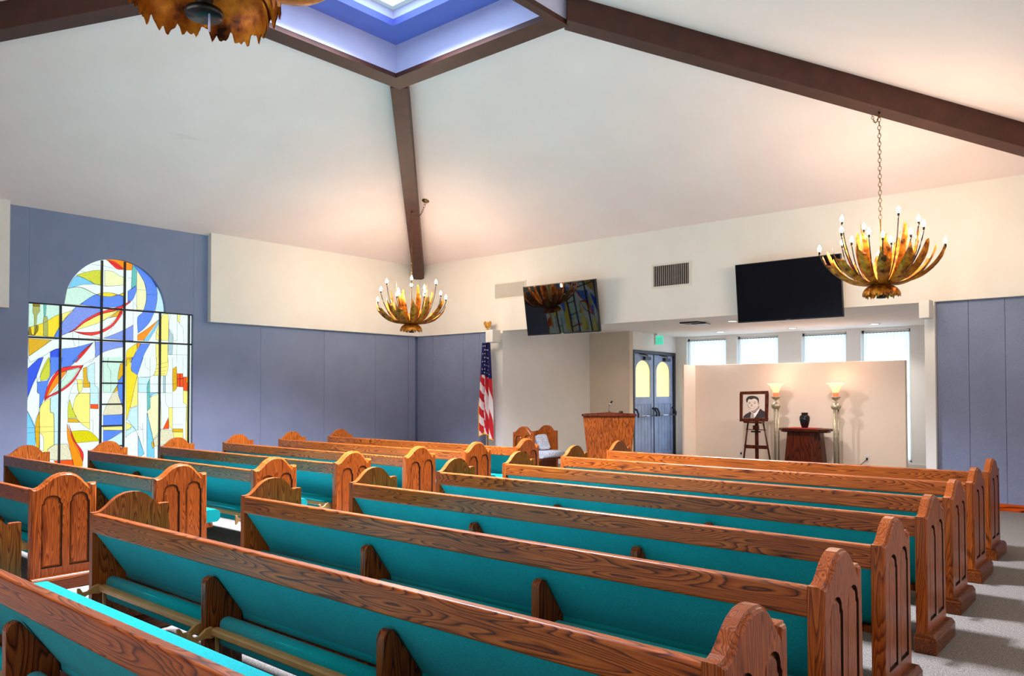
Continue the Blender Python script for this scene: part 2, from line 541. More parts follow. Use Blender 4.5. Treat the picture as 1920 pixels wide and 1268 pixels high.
wall_seg('wall_podium_side', PA, PB, 0.12, ZA + .05, M['alcove_wall'])
wall_seg('wall_podium_end', PB, PC, 0.12, ZA + .05, M['beige_wall'])
cd = Vector((PD[0] - PC[0], PD[1] - PC[1], 0)); Lcd = cd.length; cd.normalize()
def along_cd(px):
    w = r2 * ((px - 960) / FOC) - u2 * ((700 - PPY) / FOC) + fwd
    n = Vector((-cd.y, cd.x, 0)); a = Vector((PC[0], PC[1], 0)); c = Vector((CX, CY, 0))
    t = (a - c).dot(n) / w.dot(n)
    return ((c + w * t) - a).dot(cd)
D0, D1, DZ = along_cd(1186.5), along_cd(1265.5), 2.27
D1 = min(D1, Lcd - 0.03)
wall_seg('wall_door_side', PC, PD, 0.14, ZA + .05, M['alcove_wall'], holes=[(D0, D1, 0.0, DZ)], start=0.03)
# far wall with four tall windows
WX = [(3.589, 4.513), (4.753, 5.644), (6.109, 6.978), (7.232, 8.10)]
WZT, WZB = 2.585, 0.13
wall_seg('wall_far', (9.9, YF), (PD[0] - .2, YF), -0.18, ZA + .05, M['alcove_wall'],
         holes=[(9.9 - x1, 9.9 - x0, WZB, WZT) for x0, x1 in reversed(WX)])
wall_seg('wall_alcove_right', (9.75, 0.2), (9.75, YF), -0.12, ZA + .05, M['alcove_wall'])
struct(MB().box(1.9, 10.0, 0.2, YF + .2, ZA, ZA + .08).build('ceiling_alcove', M['alcove_wall']))
struct(MB().box(PD[0], 9.75, YF - .02, YF - .002, 0, .1).build('baseboard_far', M['white_plastic']))
M['curtain_rod'] = plain('curtain_rod', S(120, 108, 98), .5, .3)
M['day_pane'] = emit('day_pane', S(206, 232, 255), 1.1)
for i, (x0, x1) in enumerate(WX):
    w = struct(ringmesh((x0, x1, 0, 0), (x0, x1, 0, 0), 0, 0).box(x0, x0 + .04, YF + .08, YF + .12, WZB, WZT)
               .box(x1 - .04, x1, YF + .08, YF + .12, WZB, WZT).box(x0, x1, YF + .08, YF + .12, WZB, WZB + .05)
               .box(x0, x1, YF + .08, YF + .12, WZT - .05, WZT).box(x0, x1, YF + .085, YF + .115, 1.32, 1.36)
               .build('window_%d' % (i + 2), M['white_metal']))
    MB().box(x0 + .01, x1 - .01, YF + .13, YF + .14, WZB + .01, WZT - .01).build('glass', M['day_pane'], w)
    lab = ['sheer white curtain in the far window nearest the double doors',
           'sheer white curtain, second from the double doors on the far wall',
           'sheer white curtain above the urn and lamps, second from the right',
           'sheer white curtain in the rightmost far window by the white post'][i]
    c = thing('sheer_curtain', lab, 'curtain', ((x0 + x1) / 2, YF + .035, 0), 0, 'sheer curtains on the far windows')
    hw = (x1 - x0) / 2 - .012
    MB().grid(lambda u, vv: (-hw + 2 * hw * u, 0.022 * sin(u * 96 + i) + .008 * sin(u * 41 + 2 * vv), 0.16 + (WZT - .07 - .16) * vv), 130, 6).build('cloth', M['sheer'], c, fix=False)
    rd = MB().tube([(-hw - .0, 0, WZT - .05), (hw + .0, 0, WZT - .05)], 0.007, 8)
    for k in range(14):
        xx = -hw + 2 * hw * (k + .5) / 14
        rd.box(xx - .003, xx + .003, -.010, .010, WZT - .068, WZT - .044)
    rd.build('curtain_rod', M['curtain_rod'], c)

# double door with arched lights
door = MB()
d3 = Vector((cd.x, cd.y, 0)); n3 = Vector((-cd.y, cd.x, 0))
base_d = Vector((PC[0], PC[1], 0))
def DP(s, t, z):                      # along wall, depth (positive = into the wall), height
    q = base_d + d3 * s + n3 * t
    return (q.x, q.y, z)
def dbox(mb, s0, s1, t0, t1, z0, z1, m=0):
    v = [DP(s, t, z) for z in (z0, z1) for t in (t0, t1) for s in (s0, s1)]
    return mb.add(v, [(0, 2, 3, 1), (4, 5, 7, 6), (0, 1, 5, 4), (2, 6, 7, 3), (0, 4, 6, 2), (1, 3, 7, 5)], m)
dbox(door, D0, D0 + .06, -.02, .14, 0, DZ); dbox(door, D1 - .06, D1, -.02, .14, 0, DZ); dbox(door, D0, D1, -.02, .14, DZ - .06, DZ)
dobj = struct(door.build('door_1', M['door_dark'], bevel=0.006))
mid = (D0 + D1) / 2
M['door_glow'] = emit('door_glow', S(255, 226, 150), 0.95)
def dprism(mb, pts, t0, t1, m=0):
    n = len(pts)
    v = [DP(p[0], t0, p[1]) for p in pts] + [DP(p[0], t1, p[1]) for p in pts]
    tri = tessellate_polygon([[Vector((p[0], p[1], 0)) for p in pts]])
    mb.add(v, [(i, (i + 1) % n, n + (i + 1) % n, n + i) for i in range(n)] + [tuple(t) for t in tri] + [tuple(n + i for i in t) for t in tri], m)
for k, (s0, s1) in enumerate(((D0 + .065, mid - .012), (mid + .012, D1 - .065))):
    lf = MB()
    c_, hw = (s0 + s1) / 2, (s1 - s0) / 2
    aw = hw - .13
    zs, zb = 1.85, 1.32
    ar = [(c_ + aw * cos(a), zs + .22 * sin(a)) for a in [pi * j / 20 for j in range(21)]]
    # leaf around the arch: frame pieces
    dprism(lf, [(s0, zs), (s0, DZ - .065), (s1, DZ - .065), (s1, zs)] + ar, .03, .08)
    dbox(lf, s0, c_ - aw, .03, .08, zb, zs); dbox(lf, c_ + aw, s1, .03, .08, zb, zs)
    dbox(lf, s0, s1, .03, .08, 1.17, zb)
    dbox(lf, s0, s0 + .1, .03, .08, .02, 1.17); dbox(lf, s1 - .1, s1, .03, .08, .02, 1.17); dbox(lf, s0, s1, .03, .08, .02, .14)
    n_b = 5
    for j in range(n_b):
        a0 = s0 + .1 + (s1 - s0 - .2) * j / n_b
        dbox(lf, a0 + .006, a0 + (s1 - s0 - .2) / n_b - .006, .045, .07, .14, 1.17)
    leaf = lf.build('door_leaf', M['door_wood'], dobj, bevel=0.004)
    g = MB(); dprism(g, [(c_ - aw, zb), (c_ + aw, zb)] + [(p[0], p[1]) for p in ar], .06, .066)
    g.build('arched_glass', M['door_glow'], leaf)
    bar = MB().tube([DP(s0 + .06, -.06, .93), DP(s1 - .06, -.06, .93)], .016, 8)
    bar.build('push_bar', M['chrome'], leaf)
    hb = MB()
    for ss in (s0 + .05, s1 - .05):
        hb.tube([DP(ss, .03, 1.08), DP(ss, -.03, 1.06), DP(ss, -.065, .98), DP(ss, -.06, .91)], [.02, .022, .022, .02], 8)
    hb.build('push_bar_bracket', M['door_dark'], leaf)
    cl = MB(); dbox(cl, c_ - .02, c_ + .25, -.03, .03, DZ - .19, DZ - .12)
    cl.tube([DP(c_ + .1, -.02, DZ - .11), DP(c_ - .14, -.12, DZ - .10), DP(c_ - .26, -.0, DZ - .07)], .012, 6)
    cl.build('door_closer', M['door_dark'], leaf)
mb = MB(); dbox(mb, mid - .014, mid + .014, .02, .09, .02, DZ - .06); mb.build('centre_astragal', M['door_dark'], dobj)

# white partition with one short wing
pt = MB()
PY = 3.85
pt.box(4.21, 8.20, PY, PY + .12, 0, 1.975)
pt.box(4.165, 4.21, 3.36, PY + .12, 0, 1.975)
M['partition'] = plain('partition', S(242, 224, 210), 0.85, 0, 0.015, 3.0)
o = tag(pt.build('partition_screen', M['partition'], bevel=0.004), 'white freestanding partition behind the urn table, shorter than the room', 'partition')

# ------------------------------------------------------------------ stained-glass window
GX = -0.17
palette = {
 'W': S(232, 255, 248), 'M': S(200, 240, 224), 'Y': S(243, 222, 40), 'PY': S(255, 240, 130), 'YG': S(206, 216, 60),
 'PG': S(238, 252, 190), 'B': S(84, 136, 240), 'DB': S(40, 86, 232), 'VB': S(120, 150, 235), 'LB': S(120, 205, 250), 'PB': S(196, 238, 250),
 'R': S(236, 38, 44), 'O': S(255, 146, 10), 'OC': S(222, 176, 20), 'OL': S(168, 178, 96), 'OD': S(138, 118, 20), 'BG': S(222, 222, 190),
 'DO': S(240, 84, 20), 'T': S(96, 190, 186), 'GB': S(172, 204, 212), 'LY': S(216, 208, 0)}
pal_keys = list(palette)
gm = []
for k in pal_keys:
    m, nt, b = new_mat('stained_glass_' + k)
    c = palette[k]
    vv = coords(nt)
    f = noise(nt, vv, 60.0, 2, 0.6)
    lo = tuple(x * 0.86 for x in c[:3]) + (1,); hi = tuple(min(1.0, x * 1.1) for x in c[:3]) + (1,)
    colr = ramp(nt, f, [(0.35, lo), (0.65, hi)])
    nt.links.new(colr, b.inputs['Emission Color'])
    b.inputs['Emission Strength'].default_value = 0.96
    b.inputs['Base Color'].default_value = tuple(x * .15 for x in c[:3]) + (1,)
    b.inputs['Roughness'].default_value = 0.3
    gm.append(m)
ORG = {'A': (40, 480), 'B': (180, 480), 'C': (40, 670), 'D': (180, 670)}
PIECES = """
A PG 990 175 1080 185 1160 235 1235 262 1235 345 1040 360 990 350
A YG 650 230 760 195 880 172 965 175 965 355 870 335 760 275
A LB 645 238 720 255 880 338 740 340 650 360 600 378 555 388 590 310
A W 600 378 650 360 740 340 880 338 965 355 1040 360 1235 345 1235 430 1150 465 1060 440 960 440 900 460 830 430 740 385 660 370
A M 540 390 600 378 660 372 740 388 830 435 890 462 820 490 740 545 690 580 505 572
A Y 890 460 960 442 1060 440 1150 463 1060 485 960 478
A Y 1150 465 1235 430 1235 490
A B 690 580 740 545 820 490 890 462 960 478 1060 485 1150 463 1235 492 1235 570 1150 605 960 612
A M 85 560 470 590 470 690 400 715 320 765 250 800 85 850
A VB 650 605 960 630 960 660 880 690 740 770 640 860 550 915 480 945 480 800 530 730 600 650
A PY 480 690 620 645 600 665 530 735 480 800
A Y 85 850 250 800 320 765 400 715 470 690 470 800 440 860 400 930 385 965 85 945
A B 470 800 470 965 385 965 440 860
A OL 135 570 215 570 215 660 185 705 175 820 150 945 150 715 135 680
A OD 135 570 215 570 215 603 135 600
A OD 85 850 110 850 120 930 150 945 80 945
A OD 170 830 200 828 195 890 155 945
A T 262 575 295 575 285 720 265 725
A OL 258 785 265 725 285 720 310 745 312 960 258 950
A W 480 945 550 915 620 890 640 900 960 985 480 975
A PY 620 890 740 800 860 735 960 690 1100 655 1150 650 950 780 800 835
A R 550 915 640 860 740 770 880 690 960 660 1150 605 1235 570 1240 595 1150 645 960 690 860 730 740 800 640 880 590 905
A OC 1040 740 1150 655 1195 650 1150 720 1080 730
A R 625 900 750 908 860 905 950 885 1060 820 1130 740 1170 660 1205 640 1190 700 1120 800 1040 870 940 920 840 945 760 940 690 925
A W 1030 740 1140 722 1050 815 960 880 960 780
A OC 80 980 360 1000 250 1080 85 1190
A W 340 1010 450 985 450 1100 340 1140 280 1180 100 1268 75 1200 250 1080
A DB 340 1140 400 1110 450 1100 455 1268 340 1268
A B 480 1105 650 1085 850 1030 700 1160 600 1268 480 1268
A VB 870 1020 1220 1030 1220 1080 1080 1110 960 1150 880 1210
A W 850 1030 875 1025 870 1200 800 1268 620 1268
A R 850 1030 760 1100 660 1200 610 1268 650 1268 760 1150
B VB 80 980 240 920 350 870 440 820 440 1010 350 1005
B O 110 45 190 30 300 35 440 100 425 170 320 162 215 100
B R 130 50 215 70 300 130 330 162 255 160 190 110
B T 430 110 480 175 475 350 415 400 425 180
B PG 482 180 540 260 580 340 592 408 592 530 565 640 480 640 480 402
B B 440 105 540 160 640 250 715 370 725 480 705 610 690 665 640 780 560 870 495 920 490 740 545 680 565 640 595 530 592 408 560 290 500 190
B DB 430 90 560 120 700 200 780 320 715 375 640 250 540 160
B PB 715 375 760 330 830 500 840 680 700 660 725 500
B B 375 420 475 350 475 420 440 510 400 545 375 555
B R 240 620 300 590 400 540 410 550 340 600 270 640
B O 490 940 600 870 740 760 640 900 560 1005 490 1005
B O 480 1040 530 1040 485 1110
B LB 560 1010 650 910 740 770 770 740 700 880 620 1010
B B 530 1045 640 1045 580 1150 530 1268 400 1268 470 1150
B Y 360 1140 420 1080 480 1040 480 1110 410 1268 355 1268
B PY 715 900 775 740 790 700 855 690 860 840 855 1010 710 1000
B PY 705 1050 850 1050 850 1268 715 1268
B GB 862 870 895 900 912 960 905 1170 850 1170 860 1000
B PY 965 690 995 690 990 800 968 770
B W 880 690 960 690 960 1010 912 1010 910 950 862 860
C DB 260 0 180 220 130 330 60 500 50 160 130 80 200 20
C W 70 500 130 330 180 230 190 420 215 440 205 640 170 730 155 830 60 620
C YG 320 0 335 40 335 200 310 260 225 285 225 210 260 110
C B 340 0 460 0 450 150 380 200 320 290 270 480 210 610 215 440 185 420 185 295 300 280 340 210
C B 460 0 690 0 580 105 470 120
C O 290 480 330 370 390 260 450 190 540 165 480 250 400 350 320 450
C R 270 510 290 400 340 280 400 190 460 135 560 110 735 95 700 130 540 160 450 190 390 260 330 370 290 480
C M 540 155 690 120 600 260 490 360 360 440 440 330 520 230
C R 700 130 735 95 680 190 600 310 470 410 340 470 270 520 300 470 440 400 540 330 620 250
C LB 50 640 70 640 155 830 160 1120 50 1120
C OC 160 850 180 730 215 640 210 1110 180 1110 160 900
C PY 215 620 270 530 340 490 340 650 380 690 385 1050 310 1090 305 1220 200 1220 215 880
C W 215 900 240 920 260 960 262 1110 215 1110
C PB 345 480 450 420 450 1030 390 1040 385 690 345 650
C YG 570 500 600 600 650 720 550 725 550 600
C OC 550 730 650 730 690 775 550 775
C PY 690 430 810 430 810 860 700 780 650 710 610 610 640 480
C PY 640 265 720 265 725 370 690 430 665 380 660 290
C OC 730 130 775 115 780 260 810 310 810 360 735 360
C PB 785 110 870 60 870 320 910 370 912 560 815 560 812 310 785 260
C DO 818 560 912 560 912 615 818 610
C LY 590 880 800 878 930 995 640 1020
C R 560 800 590 880 640 1000 730 1130 730 1240 660 1100 600 960
C O 540 790 560 850 600 960 680 1100 725 1240 720 1300 620 1300 580 1120 545 960
C BG 385 1040 540 1030 580 1120 600 1220 310 1220 310 1100
C DO 380 1230 610 1220 620 1300 440 1300
C M 970 0 1220 0 1170 100 1145 230 1140 330 1085 420 970 420
C OC 1220 60 1220 180 1150 280 1145 230 1170 100
C OC 1140 330 1145 400 1085 420
C BG 1085 420 1140 420 1205 620 1190 680 970 690 1000 590
C B 1220 190 1220 640 1170 500 1145 400 1145 300
C B 970 690 1190 682 1220 640 1220 810 970 810
C PY 970 830 1220 825 1220 870 970 865
C B 970 870 1220 868 1030 985 970 1010
C PB 1220 880 1220 1060 970 1060 970 1010 1030 985
D OC 350 110 420 0 355 0
D Y 420 160 490 215 455 350 410 560 355 760 355 110 400 20
D PY 490 220 495 570 400 605 455 350
D B 420 0 560 0 490 210 415 160
D PB 500 240 640 240 605 340 605 420 500 420
D PB 410 610 495 580 495 860 470 870 370 740
D T 635 260 638 610 605 640 605 350
D LB 645 420 770 420 680 440 640 480
D PG 650 470 760 430 770 850 675 990 610 660 640 600
D PY 355 770 420 810 400 860 350 865
D PB 440 820 470 870 380 920 350 960 355 870
D LB 605 660 680 1000 690 1200 600 1200
D LB 500 930 570 1150 500 1200
D BG 770 850 790 860 905 870 930 970 795 1040 690 1060 680 980
D DO 855 720 865 850 790 855
D PY 860 600 905 600 905 860 865 800
D GB 795 225 822 225 822 420 795 420
D OC 905 140 930 125 955 110 960 350 910 410
D DO 958 195 1030 195 1030 355 958 350
D R 990 195 998 195 998 352 990 352
D R 958 255 1030 250 1030 258 958 263
D DO 1033 235 1105 235 1105 400 1033 395
D O 1068 235 1105 235 1105 300 1068 310
D PY 1033 400 1105 405 1105 1050 1060 1040 1070 560 1033 540
D OC 905 850 1030 850 1030 890 905 885
D PY 910 890 1030 890 1030 1020 930 970
D PY 715 0 850 0 855 120 830 220 680 220 710 140
D OC 655 1010 680 1000 690 1060 670 1090
"""
LEADS = """
A 830 103 965 118 1120 155
A 700 178 760 195
A 1150 655 1235 720
A 610 900 610 1000 635 1075
A 680 940 680 1090
A 1130 780 1060 880 1000 955
B 440 560 440 1010
B 370 530 430 535 495 620
B 595 458 720 465
B 482 402 592 408
B 370 265 420 265
B 965 770 1030 860 1040 1030
B 960 1050 955 1268
B 850 1175 1100 1180
B 700 900 780 1000
C 60 840 160 840
C 60 900 150 895
C 160 830 380 825
C 160 890 540 880
C 580 430 960 425
C 540 775 810 775
C 340 0 180 300
C 620 315 910 315
C 910 690 970 690
C 820 740 850 760 850 900
C 1030 0 1020 100 1060 170 1060 410
C 540 560 590 380 730 90 880 0
C 640 480 680 430 660 280
D 500 240 640 235 690 205
D 500 320 950 320
D 500 420 900 425
D 490 220 495 1200
D 600 660 600 1200
D 820 225 822 540 860 600 1090 595
D 905 0 905 860
D 905 800 1030 800
D 1030 890 1035 1050
D 640 0 640 130 640 240
D 580 0 580 110 640 160 640 230
D 680 180 830 160
D 700 140 845 110
D 710 90 850 60
D 690 205 820 195
D 1033 540 1070 560 1070 760
D 370 740 470 870 570 1150
D 495 860 560 860
D 500 820 550 860
D 550 790 560 1040
D 1030 0 1030 195
"""
SW = thing('stained_glass_window', 'tall arched stained glass window of blue, yellow and red pieces', 'window', (0, 0, 0))
glass = MB()
def gpt(o, x, y, dx):
    q = on_plane(ORG[o][0] + x / 6.34, ORG[o][1] + y / 6.34, 0, GX)
    return Vector((GX + dx, q.y, q.z))
def glass_outline():
    a = [(ARC_C + (ARC_R + .03) * cos(t), ARC_Z + (ARC_R + .03) * sin(t)) for t in [pi * k / 36 for k in range(37)]]
    return [(WIN_Y1 + .04, WZ0 - .02), (WIN_Y1 + .04, ARC_Z + .02)] + a + [(WIN_Y0 - .04, ARC_Z + .02), (WIN_Y0 - .04, WZ0 - .02)]
glass.prism(glass_outline(), GX - .012, GX, 'x', pal_keys.index('W'))
lead_paths = []
def curved(p):
    """round the gentle bends of an outline, keep its sharp corners"""
    n = len(p)
    def corner(i):
        a = Vector((p[i][0] - p[i - 1][0], p[i][1] - p[i - 1][1])); c = Vector((p[(i + 1) % n][0] - p[i][0], p[(i + 1) % n][1] - p[i][1]))
        if a.length < 1 or c.length < 1: return True
        return a.normalized().dot(c.normalized()) < .70
    cn = [corner(i) for i in range(n)]
    out = []; ok = []
    for i in range(n):
        p1, p2 = p[i], p[(i + 1) % n]
        p0 = p[i - 1] if not cn[i] else p1
        p3 = p[(i + 2) % n] if not cn[(i + 1) % n] else p2
        edge = any((p1[q] <= 1 and p2[q] <= 1) or (p1[q] >= 1266 and p2[q] >= 1266) for q in (0, 1))
        st = 1 if (cn[i] and cn[(i + 1) % n]) else 5
        for k in range(st):
            t = k / st
            out.append(tuple(.5 * (2 * p1[q] + (p2[q] - p0[q]) * t + (2 * p0[q] - 5 * p1[q] + 4 * p2[q] - p3[q]) * t * t + (3 * p1[q] - p0[q] - 3 * p2[q] + p3[q]) * t ** 3) for q in (0, 1)))
            ok.append(not edge)
    return out, ok
for k, ln_ in enumerate([l for l in PIECES.strip().split('\n')]):
    t = ln_.split()
    xs = list(map(float, t[2:]))
    raw = [(xs[i], xs[i + 1]) for i in range(0, len(xs), 2)]
    crv, lead_ok = curved(raw)
    P = [gpt(t[0], x, y, 0.0004 + 0.00008 * k) for x, y in crv]
    glass.poly(P, pal_keys.index(t[1]))
    for i in range(len(P)):
        if lead_ok[i]: lead_paths.append(([P[i], P[(i + 1) % len(P)]], 0.0019))
gobj = glass.build('glass', gm, SW, fix=False)
for ln_ in LEADS.strip().split('\n'):
    t = ln_.split(); xs = list(map(float, t[1:]))
    lead_paths.append(([gpt(t[0], xs[i], xs[i + 1], 0.0) for i in range(0, len(xs), 2)], 0.0016))
ld = MB()
for P, wd in lead_paths:
    for i in range(len(P) - 1):
        a, b_ = P[i], P[i + 1]
        d = (b_ - a)
        if d.length < 1e-4: continue
        d.normalize(); n = Vector((0, -d.z, d.y)) * wd
        x = GX + .011
        ld.add([(x, a.y + n.y, a.z + n.z), (x, a.y - n.y, a.z - n.z), (x, b_.y - n.y, b_.z - n.z), (x, b_.y + n.y, b_.z + n.z)], [(0, 1, 2, 3)])
ld.build('lead_line', M['lead'], SW, fix=False)
def mull(y, z0, z1, w=.0125):
    MB().box(GX, GX + .035, y - w, y + w, z0, z1).build('mullion', M['lead'], SW)
def arch_z(y):
    return ARC_Z + sqrt(max(0, ARC_R ** 2 - (y - ARC_C) ** 2))
mull(-6.676, WZ0, ARC_Z); mull(-6.126, WZ0, arch_z(-6.126)); mull(-5.80, WZ0, arch_z(-5.80)); mull(-5.263, WZ0, ARC_Z); mull(-4.80, WZ0, ARC_Z, .012)
for z in (ARC_Z - .004, 2.195):
    MB().box(GX, GX + .03, WIN_Y0, WIN_Y1, z - .012, z + .012).build('transom', M['lead'], SW)
for z in (1.886, 1.569, 1.26, 0.943, 0.643):
    MB().box(GX, GX + .03, -6.126, -5.80, z - .011, z + .011).build('rung', M['lead'], SW)

# ------------------------------------------------------------------ pews
ZR, DP_, T_ = 0.744, 0.4485, 0.058
PROF = [(0, .0), (.07, .0), (.12, .008), (.18, .028), (.25, .058), (.33, .083), (.42, .098), (.52, .102), (.61, .097), (.69, .080),
        (.76, .052), (.81, .025), (.85, .006), (.868, -.004), (.878, .010), (.90, .014), (1.0, .013)]
def end_outline():
    top = [(DP_ * f, ZR + .004 + h) for f, h in PROF]
    return [(0.0, 0.0)] + top + [(DP_, 0.0)]
def arch_loop(y0, y1, z0, zs, zt, n=14):
    c = (y0 + y1) / 2; hw = (y1 - y0) / 2; e = hw * .16
    p = [(y0, z0), (y1, z0), (y1, zs)]
    for k in range(n + 1):
        a = pi * k / n
        p.append((c + (hw - e) * cos(a), zs + .012 + (zt - zs - .012) * sin(a) ** 0.8))
    p.append((y0, zs))
    return p
def inset(loop, d):
    """move a closed loop inwards"""
    n = len(loop)
    area = sum(loop[i][0] * loop[(i + 1) % n][1] - loop[(i + 1) % n][0] * loop[i][1] for i in range(n))
    sg = 1 if area > 0 else -1
    out = []
    for i in range(n):
        a, p, c = Vector(loop[i - 1]), Vector(loop[i]), Vector(loop[(i + 1) % n])
        d1 = (p - a); d2 = (c - p)
        if d1.length < 1e-6: d1 = d2
        if d2.length < 1e-6: d2 = d1
        d1.normalize(); d2.normalize()
        n1 = Vector((-d1.y, d1.x)) * sg; n2 = Vector((-d2.y, d2.x)) * sg
        m_ = n1 + n2
        k = m_.length
        m_ = m_ / k if k > 1e-3 else n1
        q = p + m_ * min(d / max(.45, m_.dot(n1)), d * 1.8)
        out.append((q.x, q.y))
    return out
A1 = arch_loop(DP_ * .15, DP_ * .465, .165, .625, .69)
A2 = arch_loop(DP_ * .575, DP_ * .885, .165, .63, .70)
def end_mesh():
    """slab lying in x 0..T_, outer (carved) face at x = T_"""
    mb = MB()
    o = end_outline()
    n = len(o)
    def top_inset(d):
        q = inset(o, d)
        return [o[0]] + q[1:-1] + [o[-1]]
    loops = [(0.0, o), (T_ - .016, o), (T_ - .012, top_inset(.007)), (T_ - .006, top_inset(.009)), (T_, top_inset(.017))]
    for (xa, la), (xb, lb) in zip(loops, loops[1:]):
        v = [(xa, p[0], p[1]) for p in la] + [(xb, p[0], p[1]) for p in lb]
        mb.add(v, [(i, (i + 1) % n, n + (i + 1) % n, n + i) for i in range(n)])
    tri = tessellate_polygon([[Vector((p[0], p[1], 0)) for p in o]])
    mb.add([(0, p[0], p[1]) for p in o], [tuple(t) for t in tri])
    fo = loops[-1][1]
    allp = list(fo) + list(A1) + list(A2)
    tri = tessellate_polygon([[Vector((p[0], p[1], 0)) for p in fo], [Vector((p[0], p[1], 0)) for p in A1], [Vector((p[0], p[1], 0)) for p in A2]])
    mb.add([(T_, p[0], p[1]) for p in allp], [tuple(t) for t in tri])
    for A in (A1, A2):
        k = len(A)
        v = [(T_, p[0], p[1]) for p in A] + [(T_ - .014, p[0], p[1]) for p in A]
        mb.add(v, [(i, (i + 1) % k, k + (i + 1) % k, k + i) for i in range(k)], 1)
    return mb
def carved_mesh(A):
    mb = MB(); k = len(A)
    L1 = inset(A, .007); L2_ = inset(A, .020)
    for (xa, la), (xb, lb), m_ in (((T_ - .0139, A), (T_ - .0139, L1), 1), ((T_ - .0139, L1), (T_ - .003, L2_), 0)):
        v = [(xa, p[0], p[1]) for p in la] + [(xb, p[0], p[1]) for p in lb]
        mb.add(v, [(i, (i + 1) % k, k + (i + 1) % k, k + i) for i in range(k)], m_)
    tri = tessellate_polygon([[Vector((p[0], p[1], 0)) for p in L2_]])
    mb.add([(T_ - .003, p[0], p[1]) for p in L2_], [tuple(t) for t in tri])
    return mb
def fixed(mb, name, mats):
    import bmesh
    me = mb.mesh(name, mats)
    bm = bmesh.new(); bm.from_mesh(me); bmesh.ops.remove_doubles(bm, verts=bm.verts, dist=1e-5)
    bmesh.ops.recalc_face_normals(bm, faces=bm.faces); bm.to_mesh(me); bm.free()
    return me
ME_END = fixed(end_mesh(), 'end_panel', [M['oak_end'], M['oak_groove']])
ME_CV = [fixed(carved_mesh(A), 'arched_panel', [M['oak_carved'], M['oak_groove']]) for A in (A1, A2)]
pl = MB().box(-.012, T_ + .045, -.012, DP_ + .022, 0, .085)
pl.prism([(-.012, .085), (T_ + .045, .085), (T_ + .030, .105), (-.004, .105)], -.006, DP_ + .014, 'y')
ME_PL = fixed(pl, 'plinth', [M['oak_plinth']])
sup_prof = [(-.004, 0), (-.004, .545), (.0, .560), (.012, .571), (.030, .577), (.045, .572), (.055, .560), (.185, .385), (.19, 0)]
ME_SUP = fixed(MB().prism(sup_prof, -.022, .022, 'x'), 'support', [M['oak_support']])

def rounded(y0, y1, z0, z1, r, n=5):
    p = []
    for cy_, cz_, a0 in ((y1 - r, z0 + r, -pi / 2), (y1 - r, z1 - r, 0), (y0 + r, z1 - r, pi / 2), (y0 + r, z0 + r, pi)):
        for k in range(n + 1):
            a = a0 + pi / 2 * k / n
            p.append((cy_ + r * cos(a), cz_ + r * sin(a)))
    return p

def kneeler_parts(L):
    bar = MB().prism(rounded(.006, .048, .309, .343, .008, 2), 0, L, 'x')
    pad = MB().prism(rounded(.045, .115, .248, .385, .03, 5), .015, L - .015, 'x', smooth=True)
    br = MB()
    # curved lever with a small foot tab and a leg
    arm = [(.035, .333), (.01, .352), (-.02, .345), (-.05, .322), (-.075, .318), (-.092, .345), (-.106, .345), (-.106, .262), (-.094, .262),
           (-.080, .285), (-.05, .300), (-.02, .302), (.01, .296), (.04, .302)]
    br.prism(arm, -.008, .008, 'x')
    br.prism([(.03, .318), (.045, .318), (.052, .135), (.036, .135)], -.007, .007, 'x')
    br.tube([(-.012, .044, .135), (.012, .044, .135)], .014, 8)
    return bar, pad, br

def pew(xl, yb, L, rz, label, group, cloth='teal', seat_d=.60, segments=3, name='pew', kneel=True, hidden_kneel=False):
    t = thing(name, label, 'pew' if name == 'pew' else 'bench', (xl, yb, 0), rz, group)
    # carved ends
    for side in (0, 1):
        e = link('end_panel', ME_END, t)
        if side: e.location = (L - T_, 0, 0)
        else:
            e.location = (T_, 0, 0); e.scale = (-1, 1, 1)
        for me in ME_CV:
            link('arched_panel', me, e)
        p = link('plinth', ME_PL, t, 0.006, 2)
        if side: p.location = (L - T_, 0, 0)
        else:
            p.location = (T_, 0, 0); p.scale = (-1, 1, 1)
    x0, x1 = T_, L - T_
    MB().prism(rounded(-.002, .046, .634, ZR, .011, 4), x0, x1, 'x').build('back_rail', M['oak_rail'], t)
    bk = [(.010, .640), (.045, .640), (.262, .36), (.262, .34), (.215, .34), (.205, .352)]
    MB().prism(bk, x0, x1, 'x').build('back_panel', M[cloth], t, bevel=.008)
    MB().prism(rounded(.19, seat_d, .325, .432, .042, 6), x0 + .002, x1 - .002, 'x', smooth=True).build('seat_cushion', M[cloth], t)
    MB().box(x0, x1, .22, seat_d - .07, .285, .322).build('seat_board', M['oak_support'], t)
    n = segments
    if n > 1:
        for k in range(1, n):
            s = link('support', ME_SUP, t, .006, 3)
            s.location = (x0 + (x1 - x0) * k / n, 0, 0)
    if kneel:
        for k in range(n):
            a = x0 + (x1 - x0) * k / n + (.07 if k == 0 else .05)
            b_ = x0 + (x1 - x0) * (k + 1) / n - (.07 if k == n - 1 else .05)
            bar, pad, br = kneeler_parts(b_ - a)
            kr = bar.build('kneeler', M['kneel_metal'], t, bevel=0)
            kr.location = (a, 0, 0)
            pad.build('kneeler_pad', M[cloth], kr)
            for xx in (0.0, b_ - a):
                o_ = br.build('kneeler_bracket', M['kneel_metal'], kr, bevel=.003)
                o_.location = (xx, 0, 0)
    return t

